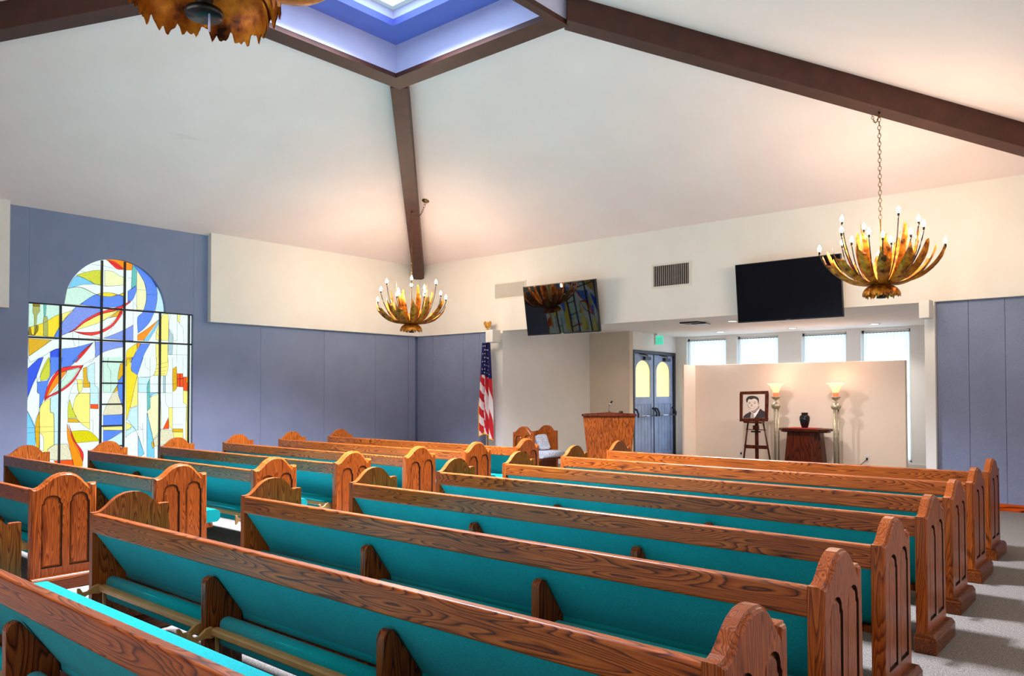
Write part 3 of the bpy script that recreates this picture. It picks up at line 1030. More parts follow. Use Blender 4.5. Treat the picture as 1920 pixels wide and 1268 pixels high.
ORD = ['nearest', 'second', 'third', 'fourth', 'fifth', 'sixth', 'seventh', 'eighth']
RROWS = {0: (7.10, 10.98, -9.890), 1: (6.967, 10.905, -9.037), 2: (6.975, 10.835, -8.080), 3: (6.925, 10.785, -7.140), 4: (6.850, 10.735, -6.142),
         5: (6.785, 10.675, -5.186), 6: (6.720, 10.620, -4.157), 7: (6.655, 10.570, -3.166)}
RL = {0: 'nearest teal and oak pew, cut off by the lower left picture corner, its seat showing',
      1: 'second teal and oak pew of the right block, spanning the bottom foreground',
      2: 'third teal and oak pew from the camera in the right block',
      3: 'fourth teal and oak pew from the camera in the right block',
      4: 'fifth teal and oak pew from the camera in the right block',
      5: 'sixth teal and oak pew from the camera, third from the front in the right block',
      6: 'second pew from the front in the right block, just behind the frontmost pew',
      7: 'frontmost oak pew of the right block, below the urn table and lamps'}
for i, (a, b_, y) in RROWS.items():
    pew(a, y, b_ - a, 0, RL[i], 'pews of the right block')
LROWS = {1: (1.98, 5.535, -8.870), 2: (1.945, 5.536, -7.983), 3: (1.900, 5.538, -7.096), 4: (1.841, 5.540, -6.210), 5: (1.782, 5.542, -5.306),
         6: (1.723, 5.544, -4.393), 7: (1.664, 5.546, -3.475)}
LL = {1: 'nearest pew of the left block, its carved end at the left picture edge',
      2: 'second pew from the camera in the left block, across the aisle from the foreground pews',
      3: 'third pew from the camera in the left block, below the stained glass',
      4: 'middle pew of the left block, fourth from the camera',
      5: 'fifth pew from the camera in the left block',
      6: 'second pew from the front in the left block, behind the frontmost one',
      7: 'frontmost oak pew of the left block, nearest the flag'}
for i, (a, b_, y) in LROWS.items():
    pew(a, y, b_ - a, 0, LL[i], 'pews of the left block')

# clergy bench by the podium, facing right
cb_ = pew(3.17, -0.07, .70, -pi / 2, 'short oak bench with grey patterned seat beside the podium', None, 'grey_pattern', .63, 1, 'clergy_bench', False)
pil = MB().prism(rounded(-.13, .13, 0, .27, .05, 5), -.04, .04, 'x', smooth=True)
po = tag(pil.build('throw_pillow', M['grey_pattern']), 'grey patterned pillow leaning at the far end of the short bench', 'pillow')
po.location = (3.52, -0.33, .437); po.rotation_euler = (0, radians(-22), 0)

# ------------------------------------------------------------------ lectern
lt = thing('lectern', 'tall tapered oak lectern standing before the double doors', 'lectern', (5.55, -1.42, 0), radians(34))
def lect_ring(z, wt, wb_, dt, db):
    f = z / 1.12
    w = wb_ + (wt - wb_) * f; d = db + (dt - db) * f
    return w / 2, d / 2
lb = MB()
hwT, hwB = .365, .265
# faceted front: two panels meeting at a shallow ridge
def ring(z, hw, d, rdg):
    return [(-hw, -d, z), (0, -d - rdg, z), (hw, -d, z), (hw * .9, d, z), (-hw * .9, d, z)]
R0 = ring(0.06, hwB, .22, .0); R1 = ring(1.09, hwT, .27, .002)
lb.add(R0 + R1, [(0, 1, 6, 5), (1, 2, 7, 6), (2, 3, 8, 7), (3, 4, 9, 8), (4, 0, 5, 9), (4, 3, 2, 1, 0), (5, 6, 7, 8, 9)])
lb.build('body', M['oak_lectern'], lt, bevel=.006)
tp_ = MB()
a = ring(1.09, hwT + .02, .29, .002)
c_ = [(p[0], p[1], p[2] + .026) for p in a]
tp_.add(a + c_, [(0, 1, 6, 5), (1, 2, 7, 6), (2, 3, 8, 7), (3, 4, 9, 8), (4, 0, 5, 9), (4, 3, 2, 1, 0), (5, 6, 7, 8, 9)])
tp_.build('top_board', M['mahogany'], lt, bevel=.005)
MB().prism([(-hwT - .02, 1.116), (hwT + .02, 1.116), (hwT + .02, 1.122), (0, 1.148), (-hwT - .02, 1.122)], -.291, -.262, 'y').build('front_crest', M['mahogany'], lt)
MB().box(-hwB - .03, hwB + .03, -.25, .22, 0, .06).build('base', M['oak_lectern'], lt, bevel=.008)
mic = thing('gooseneck_microphone', 'slim silver gooseneck microphone on the lectern top', 'microphone', (5.48, -1.30, 1.122))
MB().lathe([(.028, 0), (.026, .012), (.01, .02)], 14).build('base', M['black_plastic'], mic)
MB().tube([(0, 0, .015), (-.01, 0, .06), (-.005, .0, .11), (.03, .0, .155)], .006, 8).build('stem', M['chrome'], mic)
MB().tube([(.022, 0, .148), (.05, 0, .178)], [.011, .014], 10).build('capsule', M['dark_metal'], mic)
tag(MB().lathe([(.03, 0), (.034, .015), (.028, .03), (.012, .036)], 14, (5.68, -1.30, 1.122)).build('desk_clock', M['dark_metal']), 'small dark round object on the right of the lectern top', 'clock')

# ------------------------------------------------------------------ flag
fl = thing('flag_on_pole', 'furled American flag on a gold pole beside the white post', 'flag', (2.05, -.16, 0))
fl['label'] = 'furled striped flag with gold fringe on a pole by the white post'
MB().lathe([(.13, 0), (.13, .03), (.06, .06), (.025, .10), (.018, .16)], 20).build('stand', M['gold'], fl)
MB().tube([(0, 0, .1), (0, 0, 2.57)], .013, 10).build('pole', M['gold'], fl)
eg = MB().lathe([(.0, 2.57), (.028, 2.585), (.03, 2.60), (.012, 2.615), (.022, 2.63), (.03, 2.66), (.018, 2.70), (.02, 2.715), (.0, 2.735)], 12)
for s in (-1, 1):
    eg.prism([(s * .01, 2.63), (s * .02, 2.69), (s * .05, 2.745), (s * .085, 2.735), (s * .095, 2.69), (s * .078, 2.70), (s * .084, 2.66), (s * .064, 2.672), (s * .062, 2.635), (s * .035, 2.615)], -.01, .01, 'y')
eg.build('eagle_finial', M['gold'], fl)
# hanging cloth: folds around the pole
FZ1, FZ0 = 2.34, .52
NU, NV = 110, 220
def fold(u, v):
    # v: 0 top .. 1 bottom
    w = .085 + .075 * min(1, v * 1.4)
    ctr = .01 - .02 * v + .02 * v * v
    x = ctr + (u - .5) * 2 * w
    ph = u * 5 * pi
    y = -.045 - .035 * sin(ph + 1.2 * v) - .012 * sin(2.3 * ph + 3 * v)
    z = FZ1 - (FZ1 - FZ0 - (.16 * (1 - abs(u - .35) * 1.4))) * v
    return Vector((x, y, z))
cl = MB()
verts = [fold(i / NU, j / NV) for j in range(NV + 1) for i in range(NU + 1)]
faces = {0: [], 1: [], 2: []}
W1 = NU + 1
for j in range(NV):
    for i in range(NU):
        u = (i + .5) / NU; v = (j + .5) / NV
        z = FZ1 - (FZ1 - FZ0) * v
        edge = 1.66 + .10 * abs(u - .62) - (.10 if u > .6 else .0) * (u - .6)
        if z > edge: k = 0
        else:
            q = (z * 6.2 + u * 4.2) if u < .5 else (u * 5.2 + z * 2.3)
            k = 1 if int(math.floor(q)) % 2 == 0 else 2
        faces[k].append((j * W1 + i, j * W1 + i + 1, (j + 1) * W1 + i + 1, (j + 1) * W1 + i))
for k in faces: cl.add(verts, faces[k], k, True)
star = [(.16 + .17 * i + (.08 if j % 2 else 0), .035 + .042 * j) for j in range(9) for i in range(5) if .16 + .17 * i + (.08 if j % 2 else 0) < .93]
for (u, v) in star:
    p = fold(u, v); p.y -= .008; p.x -= .002
    pts = []
    for k in range(10):
        rr = .0145 if k % 2 == 0 else .006
        a = pi / 2 + pi * k / 5
        pts.append((p.x + rr * cos(a), p.y, p.z + rr * sin(a)))
    cl.poly(pts, 2)
cl.build('cloth', [M['navy'], M['flag_red'], M['flag_white']], fl, fix=False)
fr = MB().tube([fold(k / 24, 1.0) + Vector((0, -.006, 0)) for k in range(25)], .012, 6)
fr.tube([fold(0.0, .62 + .38 * k / 12) for k in range(13)], .009, 6)
fr.build('fringe', M['fringe'], fl)

# ------------------------------------------------------------------ wall boxes, vents, televisions
def spk(x0, x1, lab):
    t = thing('wall_speaker', lab, 'speaker', ((x0 + x1) / 2, 0, 2.338), 0, 'white boxes on the posts')
    MB().box(-(x1 - x0) / 2, (x1 - x0) / 2, -.34, -.12, 0, .228).build('cabinet', M['white_plastic'], t, bevel=.006)
    MB().box(-.03, .03, -.12, -.0005, .05, .18).build('bracket', M['white_plastic'], t)
spk(2.16, 2.335, 'small white box on the post beside the flag')
spk(9.385, 9.50, 'small white box on the right post beside the blue panels')
v1 = thing('supply_vent', 'wide white louvred vent left of the smaller television', 'vent', (2.465, 0, 3.155))
fr_ = MB().box(-.38, .38, -.014, -.0005, 0, .02).box(-.38, .38, -.014, -.0005, .282, .302).box(-.38, -.36, -.014, -.0005, .02, .282).box(.36, .38, -.014, -.0005, .02, .282)
fr_.build('frame', M['white_metal'], v1)
sl = MB()
for k in range(16):
    z = .024 + k * .0163
    sl.add([(-.36, -.003, z), (.36, -.003, z), (.36, -.012, z + .011), (-.36, -.012, z + .011)], [(0, 1, 2, 3)])
sl.build('louvre', M['white_metal'], v1, fix=False)
MB().box(-.36, .36, -.0025, -.0005, .02, .282).build('backing', plain('vent_grey', S(150, 138, 128), .6), v1)
v2 = thing('return_vent', 'white framed vent with dark upright slots between the televisions', 'vent', (5.787, 0, 3.07))
MB().box(-.345, .345, -.012, -.0005, 0, .03).box(-.345, .345, -.012, -.0005, .355, .385).box(-.345, -.31, -.012, -.0005, .03, .355).box(.31, .345, -.012, -.0005, .03, .355).build('frame', M['white_metal'], v2)
MB().box(-.31, .31, -.003, -.0005, .03, .355).build('backing', M['dark_slot'], v2)
sl = MB()
for k in range(17):
    x = -.30 + k * .0363
    sl.box(x, x + .013, -.011, -.004, .03, .355)
sl.build('slat', plain('slat_grey', S(150, 138, 128), .5), v2)

def tv(x0, x1, zb, zt, ytop, ybot, lab):
    """screen leaning forward: top further from the wall than the bottom"""
    h = sqrt((zt - zb) ** 2 + (ytop - ybot) ** 2)
    t = thing('wall_mounted_television', lab, 'television', ((x0 + x1) / 2, ybot, zb))
    ang = atan2(ybot - ytop, zt - zb)
    R = Matrix.Rotation(ang, 4, 'X')
    w = (x1 - x0) / 2
    b_ = MB().box(-w, w, -.0, .045, 0, h)
    c = b_.build('casing', M['black_plastic'], t, bevel=.004); c.matrix_local = R
    s = MB().box(-w + .012, w - .012, -.004, -.0002, .02, h - .012).build('screen', M['screen'], t); s.matrix_local = R
    lg = MB().box(-.03, .03, -.004, -.0002, .004, .014).build('badge', M['chrome'], t); lg.matrix_local = R
    MB().box(-.2, .2, .05 + .0, -ybot - .001, h * .3, h * .6).build('wall_bracket', M['dark_metal'], t)
tv(3.02, 4.56, 2.425, 3.285, -.31, -.17, 'left tilted flat television reflecting the coloured window')
tv(6.95, 8.43, 2.43, 3.265, -.24, -.15, 'right black flat television above the alcove opening')

# ------------------------------------------------------------------ alcove furniture
# memorial table
mt = thing('memorial_table', 'dark wooden pedestal table holding the black urn', 'table', (6.62, 3.42, 0))
tb = MB()
oct_ = [(-.455, -.10), (-.33, -.24), (.33, -.24), (.455, -.10), (.455, .12), (.33, .24), (-.33, .24), (-.455, .12)]
tb.prism(oct_, .715, .76, 'z'); tb.build('tabletop', M['mahogany'], mt, bevel=.008)
MB().prism([(-.42, -.08), (-.31, -.2), (.31, -.2), (.42, -.08), (.42, .1), (.31, .2), (-.31, .2), (-.42, .1)], .69, .716, 'z').build('top_moulding', M['mahogany'], mt)
ped = MB()
def tr(z, hw, d): return [(-hw, -d, z), (hw * .55, -d, z), (hw, -d * .3, z), (hw, d, z), (-hw, d, z)]
ped.add(tr(0, .335, .19) + tr(.69, .275, .16), [(0, 1, 6, 5), (1, 2, 7, 6), (2, 3, 8, 7), (3, 4, 9, 8), (4, 0, 5, 9), (4, 3, 2, 1, 0), (5, 6, 7, 8, 9)])
ped.build('pedestal', M['mahogany'], mt, bevel=.006)
tag(MB().prism([(-.27, -.19), (.25, -.20), (.27, .17), (-.25, .18)], .7605, .768, 'z').build('red_cloth', M['red_cloth']), 'red cloth mat spread under the black urn', 'cloth')
bpy.data.objects['red_cloth'].location = (6.60, 3.42, 0)
ur = MB().lathe([(.0, 0), (.052, 0), (.055, .01), (.075, .07), (.090, .14), (.092, .185), (.082, .215), (.058, .235), (.054, .245), (.060, .25), (.060, .272), (.05, .278), (.0, .28)], 28)
ut = thing('urn', 'glossy black urn on the red cloth', 'urn', (6.61, 3.42, .7685))
ur.build('body', M['urn'], ut)
MB().tube([(.05 * cos(a) - .01, -.0905 - .002, .15 + .02 * sin(a)) for a in [pi * 1.2 * k / 10 for k in range(11)]], .002, 5).build('silver_motif', M['chrome'], ut)

def torchiere(x, y, lab):
    t = thing('torchiere_lamp', lab, 'lamp', (x, y, 0), 0, 'torchiere lamps beside the urn table')
    MB().lathe([(.10, 0), (.10, .02), (.085, .035), (.075, .06), (.05, .085)], 20).build('base', M['pewter'], t)
    for k in range(3):
        a = 2 * pi * k / 3 + .5
        px_, py_ = .042 * cos(a), .042 * sin(a)
        p = MB().tube([(px_, py_, .06), (px_, py_, 1.12)], .0175, 10)
        for z in (.12, .62, .68, 1.06): p.lathe([(.015, -.012), (.022, 0), (.015, .012)], 10, (px_, py_, z))
        p.build('column_rod', M['pewter'], t)
    kn = MB().lathe([(.05, 1.105), (.072, 1.12), (.088, 1.155), (.086, 1.175), (.062, 1.205), (.034, 1.228), (.016, 1.25), (.016, 1.265), (.045, 1.285), (.068, 1.305), (.088, 1.335), (.082, 1.338), (.06, 1.325), (.0, 1.31)], 24,
                    wob=lambda a, i: 1 + .05 * cos(8 * a) if i in (1, 2, 3, 8, 9) else 1)
    kn.build('ornate_cup', M['pewter'], t)
    gl = MB().lathe([(.046, 1.325), (.052, 1.36), (.05, 1.41), (.045, 1.42)], 16)
    gl.build('red_glow_glass', M['red_glow'], t)
    MB().lathe([(.048, 1.40), (.06, 1.44), (.075, 1.48), (.10, 1.53), (.15, 1.575), (.158, 1.58), (.15, 1.582), (.098, 1.54), (.072, 1.488), (.04, 1.42)], 28).build('shade', M['shade'], t)
    L = bpy.data.lights.new('torchiere_bulb', 'POINT'); L.energy = TORCH_W; L.color = (1.0, .55, .35); L.shadow_soft_size = .07
    lo = bpy.data.objects.new('torchiere_bulb', L); COL.objects.link(lo); lo.parent = t; lo.location = (0, 0, 1.64)
TORCH_W = 5.0
M['red_glow'] = emit('red_glow', S(255, 96, 60), 1.6)
m, nt, b = new_mat('shade')
tc = node(nt, 'ShaderNodeTexCoord'); sp = node(nt, 'ShaderNodeSeparateXYZ'); nt.links.new(tc.outputs['Object'], sp.inputs[0])
mr = node(nt, 'ShaderNodeMapRange'); mr.inputs['From Min'].default_value = 1.40; mr.inputs['From Max'].default_value = 1.58
nt.links.new(sp.outputs['Z'], mr.inputs['Value'])
nt.links.new(ramp(nt, mr.outputs[0], [(0.0, S(255, 170, 100)), (.5, S(255, 214, 130)), (1, S(255, 238, 180))]), b.inputs['Emission Color'])
b.inputs['Emission Strength'].default_value = 1.25
b.inputs['Base Color'].default_value = S(240, 220, 190); b.inputs['Roughness'].default_value = .3
M['shade'] = m
torchiere(6.065, 3.45, 'lit torchiere floor lamp left of the urn, beside the portrait')
torchiere(7.155, 3.45, 'lit torchiere floor lamp right of the urn table')

# easel and portrait
es = thing('easel', 'dark wooden easel holding the framed portrait', 'easel', (5.83, 3.1, 0))
EW = .36
MB().tube([(-.26, -.03, 0), (-.15, -.01, .90)], .016, 8).build('front_leg', M['mahogany'], es)
MB().tube([(.30, -.03, 0), (.13, -.01, .90)], .016, 8).build('front_leg', M['mahogany'], es)
MB().box(-.03, .03, .0, .03, .0, 1.02).build('centre_post', M['mahogany'], es)
MB().box(-.225, .23, -.035, -.012, .37, .435).build('cross_bar', M['mahogany'], es)
MB().box(-.19, .19, -.03, -.012, .715, .73).build('cross_bar', M['mahogany'], es)
MB().box(-.055, .055, -.035, .0, .715, .80).build('slider_block', M['mahogany'], es)
MB().box(-.085, .085, -.05, .0, .672, .70).build('clamp', M['dark_metal'], es)
MB().box(-.19, .16, -.14, .0, .845, .872).build('ledge', M['mahogany'], es)
pp = thing('framed_portrait', 'framed black and white portrait of a smiling man in a dark suit', 'picture', (5.825, 2.990, .878), radians(0))
pp.rotation_euler = (radians(-9), radians(-1.5), radians(6))
fw, fh, fb = .262, .565, .056
MB().box(-fw, fw, -.012, .018, 0, fb).box(-fw, fw, -.012, .018, fh - fb, fh).box(-fw, -fw + fb, -.012, .018, fb, fh - fb).box(fw - fb, fw, -.012, .018, fb, fh - fb).build('frame', M['mahogany'], pp, bevel=.006)
pm = [plain('photo_tone_%d' % k, S(*c), .5, 0, .04) for k, c in enumerate(((200, 180, 170), (36, 26, 26), (214, 192, 180), (240, 230, 226), (44, 28, 38), (160, 150, 146), (158, 132, 120)))]
ph = MB()
def P2(pts, m, d): ph.poly([(x, -d, z) for x, z in pts], m)
x0, x1, z0, z1 = -.21, .21, .062, .498
P2([(x0, z0), (x1, z0), (x1, z1), (x0, z1)], 0, .000)
def Q(m, d, *c):
    """smooth closed outline in the print, given in print units"""
    p = [(-.21 + (c[i] - 178) / 284 * .42, .498 - (c[i + 1] - 262) / 340 * .436) for i in range(0, len(c), 2)]
    out = []
    n = len(p)
    for i in range(n):
        p0, p1, p2, p3 = p[i - 1], p[i], p[(i + 1) % n], p[(i + 2) % n]
        for k in range(4):
            t = k / 4
            out.append(tuple(.5 * (2 * p1[q] + (p2[q] - p0[q]) * t + (2 * p0[q] - 5 * p1[q] + 4 * p2[q] - p3[q]) * t * t + (3 * p1[q] - p0[q] - 3 * p2[q] + p3[q]) * t ** 3) for q in (0, 1)))
    out = [(min(max(x, x0), x1), min(max(z, z0), z1)) for x, z in out]
    P2(out, m, d)
Q(4, .0006, 196, 602, 205, 558, 245, 528, 282, 508, 330, 520, 392, 466, 432, 494, 466, 522, 470, 602, 330, 606)
Q(3, .0010, 280, 506, 296, 540, 288, 600, 322, 604, 352, 560, 392, 478, 386, 464, 330, 530)
Q(5, .0014, 288, 536, 316, 532, 326, 604, 280, 604)
Q(6, .0016, 284, 470, 290, 505, 310, 528, 345, 505, 388, 466, 380, 420, 320, 450)
Q(2, .0020, 234, 350, 236, 400, 246, 438, 262, 466, 284, 488, 308, 494, 336, 478, 362, 446, 376, 410, 376, 360, 352, 322, 300, 312, 256, 322)
Q(6, .0022, 376, 372, 386, 374, 386, 398, 374, 414, 370, 396)
Q(6, .0022, 236, 392, 246, 438, 262, 466, 276, 480, 262, 446, 250, 410)
Q(1, .0026, 222, 350, 224, 318, 244, 290, 288, 276, 338, 284, 372, 306, 384, 344, 378, 380, 370, 384, 366, 352, 348, 328, 318, 318, 288, 330, 262, 324, 246, 342, 240, 372, 232, 374)
Q(1, .0028, 244, 376, 262, 368, 284, 371, 262, 373)
Q(1, .0028, 308, 370, 332, 363, 354, 368, 332, 369)
Q(1, .0028, 252, 389, 264, 383, 279, 388, 265, 393)
Q(1, .0028, 317, 388, 331, 381, 346, 386, 331, 391)
Q(6, .0026, 296, 384, 286, 410, 280, 424, 296, 430, 308, 424, 300, 412)
Q(6, .0028, 264, 440, 292, 446, 326, 436, 340, 428, 322, 456, 296, 466, 276, 458)
Q(3, .0030, 272, 445, 294, 450, 328, 438, 314, 452, 294, 458)
ph.build('photo_print', pm, pp, fix=False)

# outlets
for x, z, lab in ((7.56, .17, 'white wall outlet right of the urn table, cord plugged in'), (5.197, .15, 'small wall outlet left of the easel leg')):
    t = thing('wall_outlet', lab, 'outlet', (x, PY, z))
    MB().box(-.035, .035, -.006, -.0003, 0, .115).build('cover_plate', M['white_plastic'], t, bevel=.002)
    MB().box(-.013, .013, -.02, -.006, .035, .075).build('plug', M['black_plastic'], t)
tag(MB().tube([(7.56, PY - .02, .22), (7.50, PY - .05, .15), (7.38, PY - .08, .06), (7.28, PY - .1, .012), (7.2, PY - .3, .012)], .006, 6).build('power_cord', M['black_plastic']), 'thin dark cord hanging from the wall outlet right of the urn table', 'cord')

# exit sign on the alcove ceiling by the door
ex = thing('exit_sign', 'small green and white lit exit sign above the double doors', 'sign', (3.62, 3.30, 0), radians(-6))
M['exit_green'] = emit('exit_green', S(60, 215, 180), .8)
MB().box(-.06, .03, -.015, .015, ZA - .04, ZA - .001).build('mount', M['white_plastic'], ex)
MB().box(-.055, -.02, -.013, .013, ZA - .23, ZA - .04).build('housing', M['white_plastic'], ex)
MB().box(-.02, .16, -.006, .006, ZA - .23, ZA - .055).build('panel', M['exit_green'], ex)
lt_ = MB()
def strokes(x, segs):
    for (a, b_, c, d) in segs:
        p = Vector((x + a * .028, 0, ZA - .19 + b_ * .09)); q = Vector((x + c * .028, 0, ZA - .19 + d * .09))
        dd = (q - p).normalized(); nn_ = Vector((-dd.z, 0, dd.x)) * .0045
        lt_.add([(p + nn_)[:], (p - nn_)[:], (q - nn_)[:], (q + nn_)[:]], [(0, 1, 2, 3)])
strokes(-.008, [(0, 0, 0, 1), (0, 0, 1, 0), (0, .5, .8, .5), (0, 1, 1, 1)])
strokes(.034, [(0, 0, 1, 1), (0, 1, 1, 0)])
strokes(.080, [(.5, 0, .5, 1)])
strokes(.112, [(.5, 0, .5, 1), (0, 1, 1, 1)])
for i, vv in enumerate(lt_.v): lt_.v[i] = (vv[0], -.0068, vv[2])
lt_.build('letter', M['white_plastic'], ex, fix=False)

# recessed ceiling lights
M['can_glow'] = emit('can_glow', (1, .93, .82, 1), 9.0)
CANS = [(4.82, 3.75), (6.27, 3.75), (7.72, 3.80), (6.07, 1.58), (7.52, 1.58)]  # last one is added to brighten the alcove, mostly hidden by the television
cl_lab = ['recessed ceiling light nearest the exit sign', 'recessed ceiling light above the urn table, in the middle of the row', 'recessed ceiling light at the right end of the row by the curtains', 'recessed ceiling light closest to the chapel, left of the right television', 'added recessed ceiling light behind the right television, filling the alcove']
for (x, y), lab in zip(CANS, cl_lab):
    t = thing('recessed_light', lab, 'ceiling light', (x, y, ZA), 0, 'recessed lights in the alcove ceiling')
    MB().lathe([(.10, -.001), (.10, -.008), (.075, -.010), (.07, -.002)], 24).build('trim_ring', M['white_plastic'], t)
    MB().lathe([(.0, -.003), (.07, -.003), (.07, -.005), (.0, -.005)], 20).build('lens', M['can_glow'], t)
    L = bpy.data.lights.new('can', 'SPOT'); L.energy = 130 if y < 2 else 50; L.color = (1, .92, .84); L.spot_size = radians(160 if y < 2 else 130); L.spot_blend = .6; L.shadow_soft_size = .06
    lo = bpy.data.objects.new('can', L); COL.objects.link(lo); lo.location = (0, 0, -.03); lo.parent = t
pj = thing('ceiling_vent', 'dark square vent open in the alcove ceiling', 'vent', (5.45, 1.38, ZA))
MB().box(-.18, .16, -.16, .14, -.022, -.001).build('frame', M['dark_metal'], pj)
MB().box(-.05, .22, .02, .2, -.034, -.022).build('damper', M['black_plastic'], pj)

# ------------------------------------------------------------------ chandeliers
AMAX = 70.0
def petal_mesh(R, Hh, w, seed):
    """curved strip from the hub out and up, ragged tip"""
    rnd = random.Random(seed)
    mb = MB()
    n, kk = 16, 6
    v = []
    jag = [rnd.uniform(-.05, .05) for _ in range(kk + 1)]
    for i in range(n + 1):
        t = i / n
        for j in range(kk + 1):
            s = j / kk - .5
            tt = t * (1 - ((s + .5) * .22 if i == n else (s + .5) * .18 * t ** 5)) + (jag[j] if i == n else 0)
            am = radians(AMAX)
            ang = tt * am
            r = .05 + (R - .05) * sin(ang) / sin(am)
            z = .16 + (Hh - .16) * ((1 - cos(ang)) / (1 - cos(am))) ** 1.05
            ww = w * (.34 + .66 * min(1, t * 1.7) ** .8) * (1 - .35 * max(0, t - .75) / .25) * (1.0 + .05 * rnd.uniform(-1, 1))
            bow = .035 * (.25 - s * s) * 4 * min(1, t * 2)
            v.append((r + bow * sin(ang) * .8, s * 2 * ww * .5, z - bow * cos(ang) * .8))
    f = [(i * (kk + 1) + j, i * (kk + 1) + j + 1, (i + 1) * (kk + 1) + j + 1, (i + 1) * (kk + 1) + j) for i in range(n) for j in range(kk)]
    mb.add(v, f, 0, True)
    # thickness
    v2 = [(p[0] - .003, p[1], p[2] + .004) for p in v]
    mb.add(v2, [tuple(reversed(q)) for q in f], 0, True)
    return mb
def arm_path(R, Hh):
    p = []
    am = radians(72)
    for i in range(13):
        a = i / 12 * am
        p.append((.05 + (R - .05) * sin(a) / sin(am), 0, .165 + (Hh - .165) * ((1 - cos(a)) / (1 - cos(am))) ** 1.1))
    p.append((R + .012, 0, Hh + .03))
    return p
ME_PET = {}
def cached(key, fn, mats):
    if key not in ME_PET: ME_PET[key] = fn().mesh(key[0], mats)
    return ME_PET[key]
def bulb_mb():
    return MB().lathe([(.0, 0), (.013, .004), (.019, .020), (.016, .040), (.007, .060), (.0, .072)], 10)
def chandelier(x, y, zb, ztop, lab, canopy=None, rot=0.0):
    t = thing('chandelier', lab, 'chandelier', (x, y, zb), rot, 'brass petal chandeliers')
    # hub, stem and foot
    MB().lathe([(.0, .235), (.02, .23), (.05, .20), (.062, .175), (.055, .15), (.03, .12), (.018, .03), (.012, .02)], 16).build('hub', M['dark_metal'], t)
    MB().tube([(0, 0, .2), (0, 0, .86)], .008, 8).build('stem', M['gold'], t)
    MB().lathe([(.0, .040), (.044, .034), (.048, .026), (.044, .016), (.0, .014)], 20).build('cap', M['black_plastic'], t)
    # ragged bell below the hub, six lobes
    for k in range(5):
        key = ('skirt_leaf', k)
        def mk(k=k):
            rnd = random.Random(40 + k); mb = MB(); nu, nv = 44, 8
            ph_ = [rnd.uniform(0, 6.28) for _ in range(4)]
            jag = [.010 * sin(i * .55 + ph_[0]) + .009 * sin(i * 1.1 + ph_[1]) + .007 * sin(i * 1.9 + ph_[2]) - .006 + rnd.uniform(-.003, .003) for i in range(nu + 1)]
            def fn(u, vv):
                a = (u - .5) * 2 * (pi / 5 * (.86 + .26 * vv))
                r = .035 + .155 * sin(vv * pi / 2) ** .9 * (1 - .16 * (2 * u - 1) ** 2)
                z = .165 - .118 * (1 - cos(vv * pi / 2)) * (1 - .16 * (2 * u - 1) ** 2) - .004
                if vv > .99: z += jag[int(round(u * nu))]
                return (r * cos(a), r * sin(a), z + (.004 if k % 2 else 0))
            mb.grid(fn, nu, nv)
            mb.grid(lambda u, vv: tuple(c * .985 if q < 2 else c for q, c in enumerate(fn(u, vv))), nu, nv)
            return mb
        o_ = link('skirt_leaf', cached(key, mk, [M['petal']]), t); o_.rotation_euler = (0, 0, 2 * pi * k / 5)
    rnd = random.Random(int(x * 100))
    rings = [(14, ((.59, .50, .125), (.53, .57, .12), (.57, .46, .13)), 0.0), (8, ((.36, .74, .10), (.27, .84, .095), (.39, .66, .105), (.32, .78, .10)), .35)]
    for gi, (cnt, kinds, off) in enumerate(rings):
        for k in range(cnt):
            R, Hh, w = kinds[k % len(kinds)]
            key = ('petal', gi, k % len(kinds))
            o_ = link('petal', cached(key, lambda R=R, Hh=Hh, w=w, k=k: petal_mesh(R, Hh, w, k + gi * 9), [M['petal']]), t)
            o_.rotation_euler = (0, 0, 2 * pi * (k + off + .12 * rnd.uniform(-1, 1)) / cnt)
    arms = ((.60, .50), (.40, .78), (.53, .62), (.30, .60))
    for k in range(16):
        R, Hh = arms[k % 4]
        key = ('arm', k % 4)
        def mka(R=R, Hh=Hh):
            mb = MB().tube(arm_path(R, Hh), .0062, 6)
            mb.lathe([(.006, 0), (.012, .012), (.011, .03), (.009, .034)], 8, (R + .004, 0, Hh + .022))
            return mb
        a = link('arm', cached(key, mka, [M['dark_metal']]), t)
        a.rotation_euler = (0, 0, 2 * pi * (k + .5) / 16)
        bmesh_ = cached(('bulb', 0), bulb_mb, [M['bulb']])
        bo = link('bulb', bmesh_, a); bo.location = (R + .004, 0, Hh + .056)
    # chain
    if ztop:
        ch = MB()
        def links(p, q, nlk):
            p, q = Vector(p), Vector(q)
            d = (q - p); Ls = d.length / nlk; d.normalize()
            ref = Vector((1, 0, 0)) if abs(d.x) < .8 else Vector((0, 1, 0))
            s1 = d.cross(ref).normalized(); s2 = d.cross(s1)
            for i in range(nlk):
                c = p + d * (Ls * (i + .5)); s = s1 if i % 2 else s2
                ch.tube([c + d * (Ls * .64 * cos(a)) + s * (Ls * .36 * sin(a)) for a in [2 * pi * k / 10 for k in range(10)]], .0034, 5, closed=True)
        zt_ = ztop - zb
        links((0, 0, .86), (0, 0, zt_), max(10, int((zt_ - .86) / .042)))
        if canopy:
            cx_, cy_, cz_ = canopy
            P0 = Vector((0, 0, zt_)); P1 = Vector((cx_ - x, cy_ - y, cz_ - zb - .02))
            if rot: P1 = Matrix.Rotation(-rot, 4, 'Z') @ P1
            pr_ = None
            for i in range(9):
                u = i / 8
                q = P0.lerp(P1, u); q.z -= .17 * 4 * u * (1 - u)
                if pr_ is not None: links(pr_, q, 2)
                pr_ = q
        ch.build('chain', M['chain'], t, fix=False)
        MB().lathe([(.0, 0), (.012, -.0), (.012, -.03), (.0, -.035)], 8, (0, 0, zt_ + .03)).build('hook', M['dark_metal'], t)
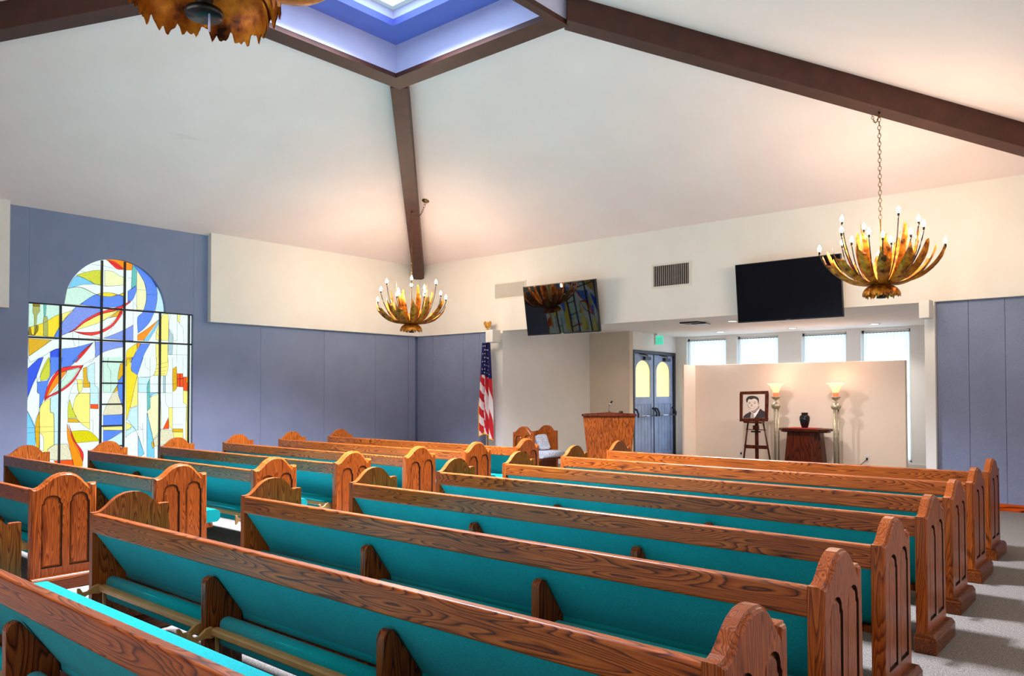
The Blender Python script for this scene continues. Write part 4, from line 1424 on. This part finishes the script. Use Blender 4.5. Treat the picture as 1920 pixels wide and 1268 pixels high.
        if canopy:
            c = MB().lathe([(.062, .0), (.06, -.012), (.03, -.022), (.012, -.028), (.0, -.03)], 18)
            o_ = c.build('canopy', M['chain'], t); o_.location = (P1.x, P1.y, P1.z + .02)
            o_.rotation_euler = (radians(-18.9), 0, 0)
    return t
chandelier(2.146, -2.146, 2.40, 4.43, 'brass petal chandelier hanging in the far corner beside the dark beam', (2.227, -1.905, 4.648), .25)
chandelier(9.421, -2.077, 2.41, 4.40, 'large lit brass petal chandelier at the right, partly before the television', (9.28, -1.92, 4.655), .1)
c3 = chandelier(9.93, -9.92, 2.385, 4.25, 'brass petal chandelier above the camera, only its ragged underside showing', None, -.487)
dr = MB()
for k in range(4):
    dr.tube([(.007 * k + .004, .012, +.016), (.007 * k + .004, .012, -.006 - .008 * k)], .0028, 6)
dr.build('glass_drop', plain('glass_drop', S(190, 205, 245), .1, 0, .05, coat=1.0), c3)

# ------------------------------------------------------------------ light
W = bpy.data.worlds.new('world'); SC.world = W; W.use_nodes = True
W.node_tree.nodes['Background'].inputs[0].default_value = S(200, 222, 255)
W.node_tree.nodes['Background'].inputs[1].default_value = 0.6

def area(name, loc, rot, sx, sy, e, c, spread=None):
    L = bpy.data.lights.new(name, 'AREA'); L.shape = 'RECTANGLE'; L.size = sx; L.size_y = sy; L.energy = e; L.color = c
    if spread: L.spread = radians(spread)
    o = bpy.data.objects.new(name, L); COL.objects.link(o); o.location = loc; o.rotation_euler = rot
    return o
# daylight falling through the skylight
area('skylight_daylight', ((UX0 + UX1) / 2, (UY0 + UY1) / 2, 5.78), (0, 0, 0), 1.0, 1.1, 1700, (.87, .89, 1.0), 114)
# added fill lights at the unseen near and right walls, no known windows there
area('near_wall_fill', (9.0, YN + .06, 1.9), (radians(90), 0, 0), 4.0, 1.9, 65, (.95, .97, 1.0))
area('right_wall_fill', (XR - .06, -6.2, 1.9), (0, radians(90), 0), 1.9, 6.0, 22, (.95, .97, 1.0))
# daylight behind the sheer curtains
for x0, x1 in WX:
    area('curtain_daylight', ((x0 + x1) / 2, YF + .09, 1.36), (radians(-90), 0, 0), x1 - x0 - .1, 2.3, 5, (.86, .94, 1.0))

# ------------------------------------------------------------------ render look
SC.view_settings.view_transform = 'Standard'
SC.view_settings.look = 'None'
SC.view_settings.exposure = 0.05
SC.view_settings.gamma = 1.0
SC.view_settings.use_curve_mapping = False
try:
    SC.cycles.use_denoising = True
    SC.cycles.max_bounces = 8
    SC.cycles.diffuse_bounces = 5
    SC.cycles.glossy_bounces = 4
    SC.cycles.sample_clamp_indirect = 6.0
    SC.cycles.caustics_reflective = False
    SC.cycles.caustics_refractive = False
except Exception:
    pass
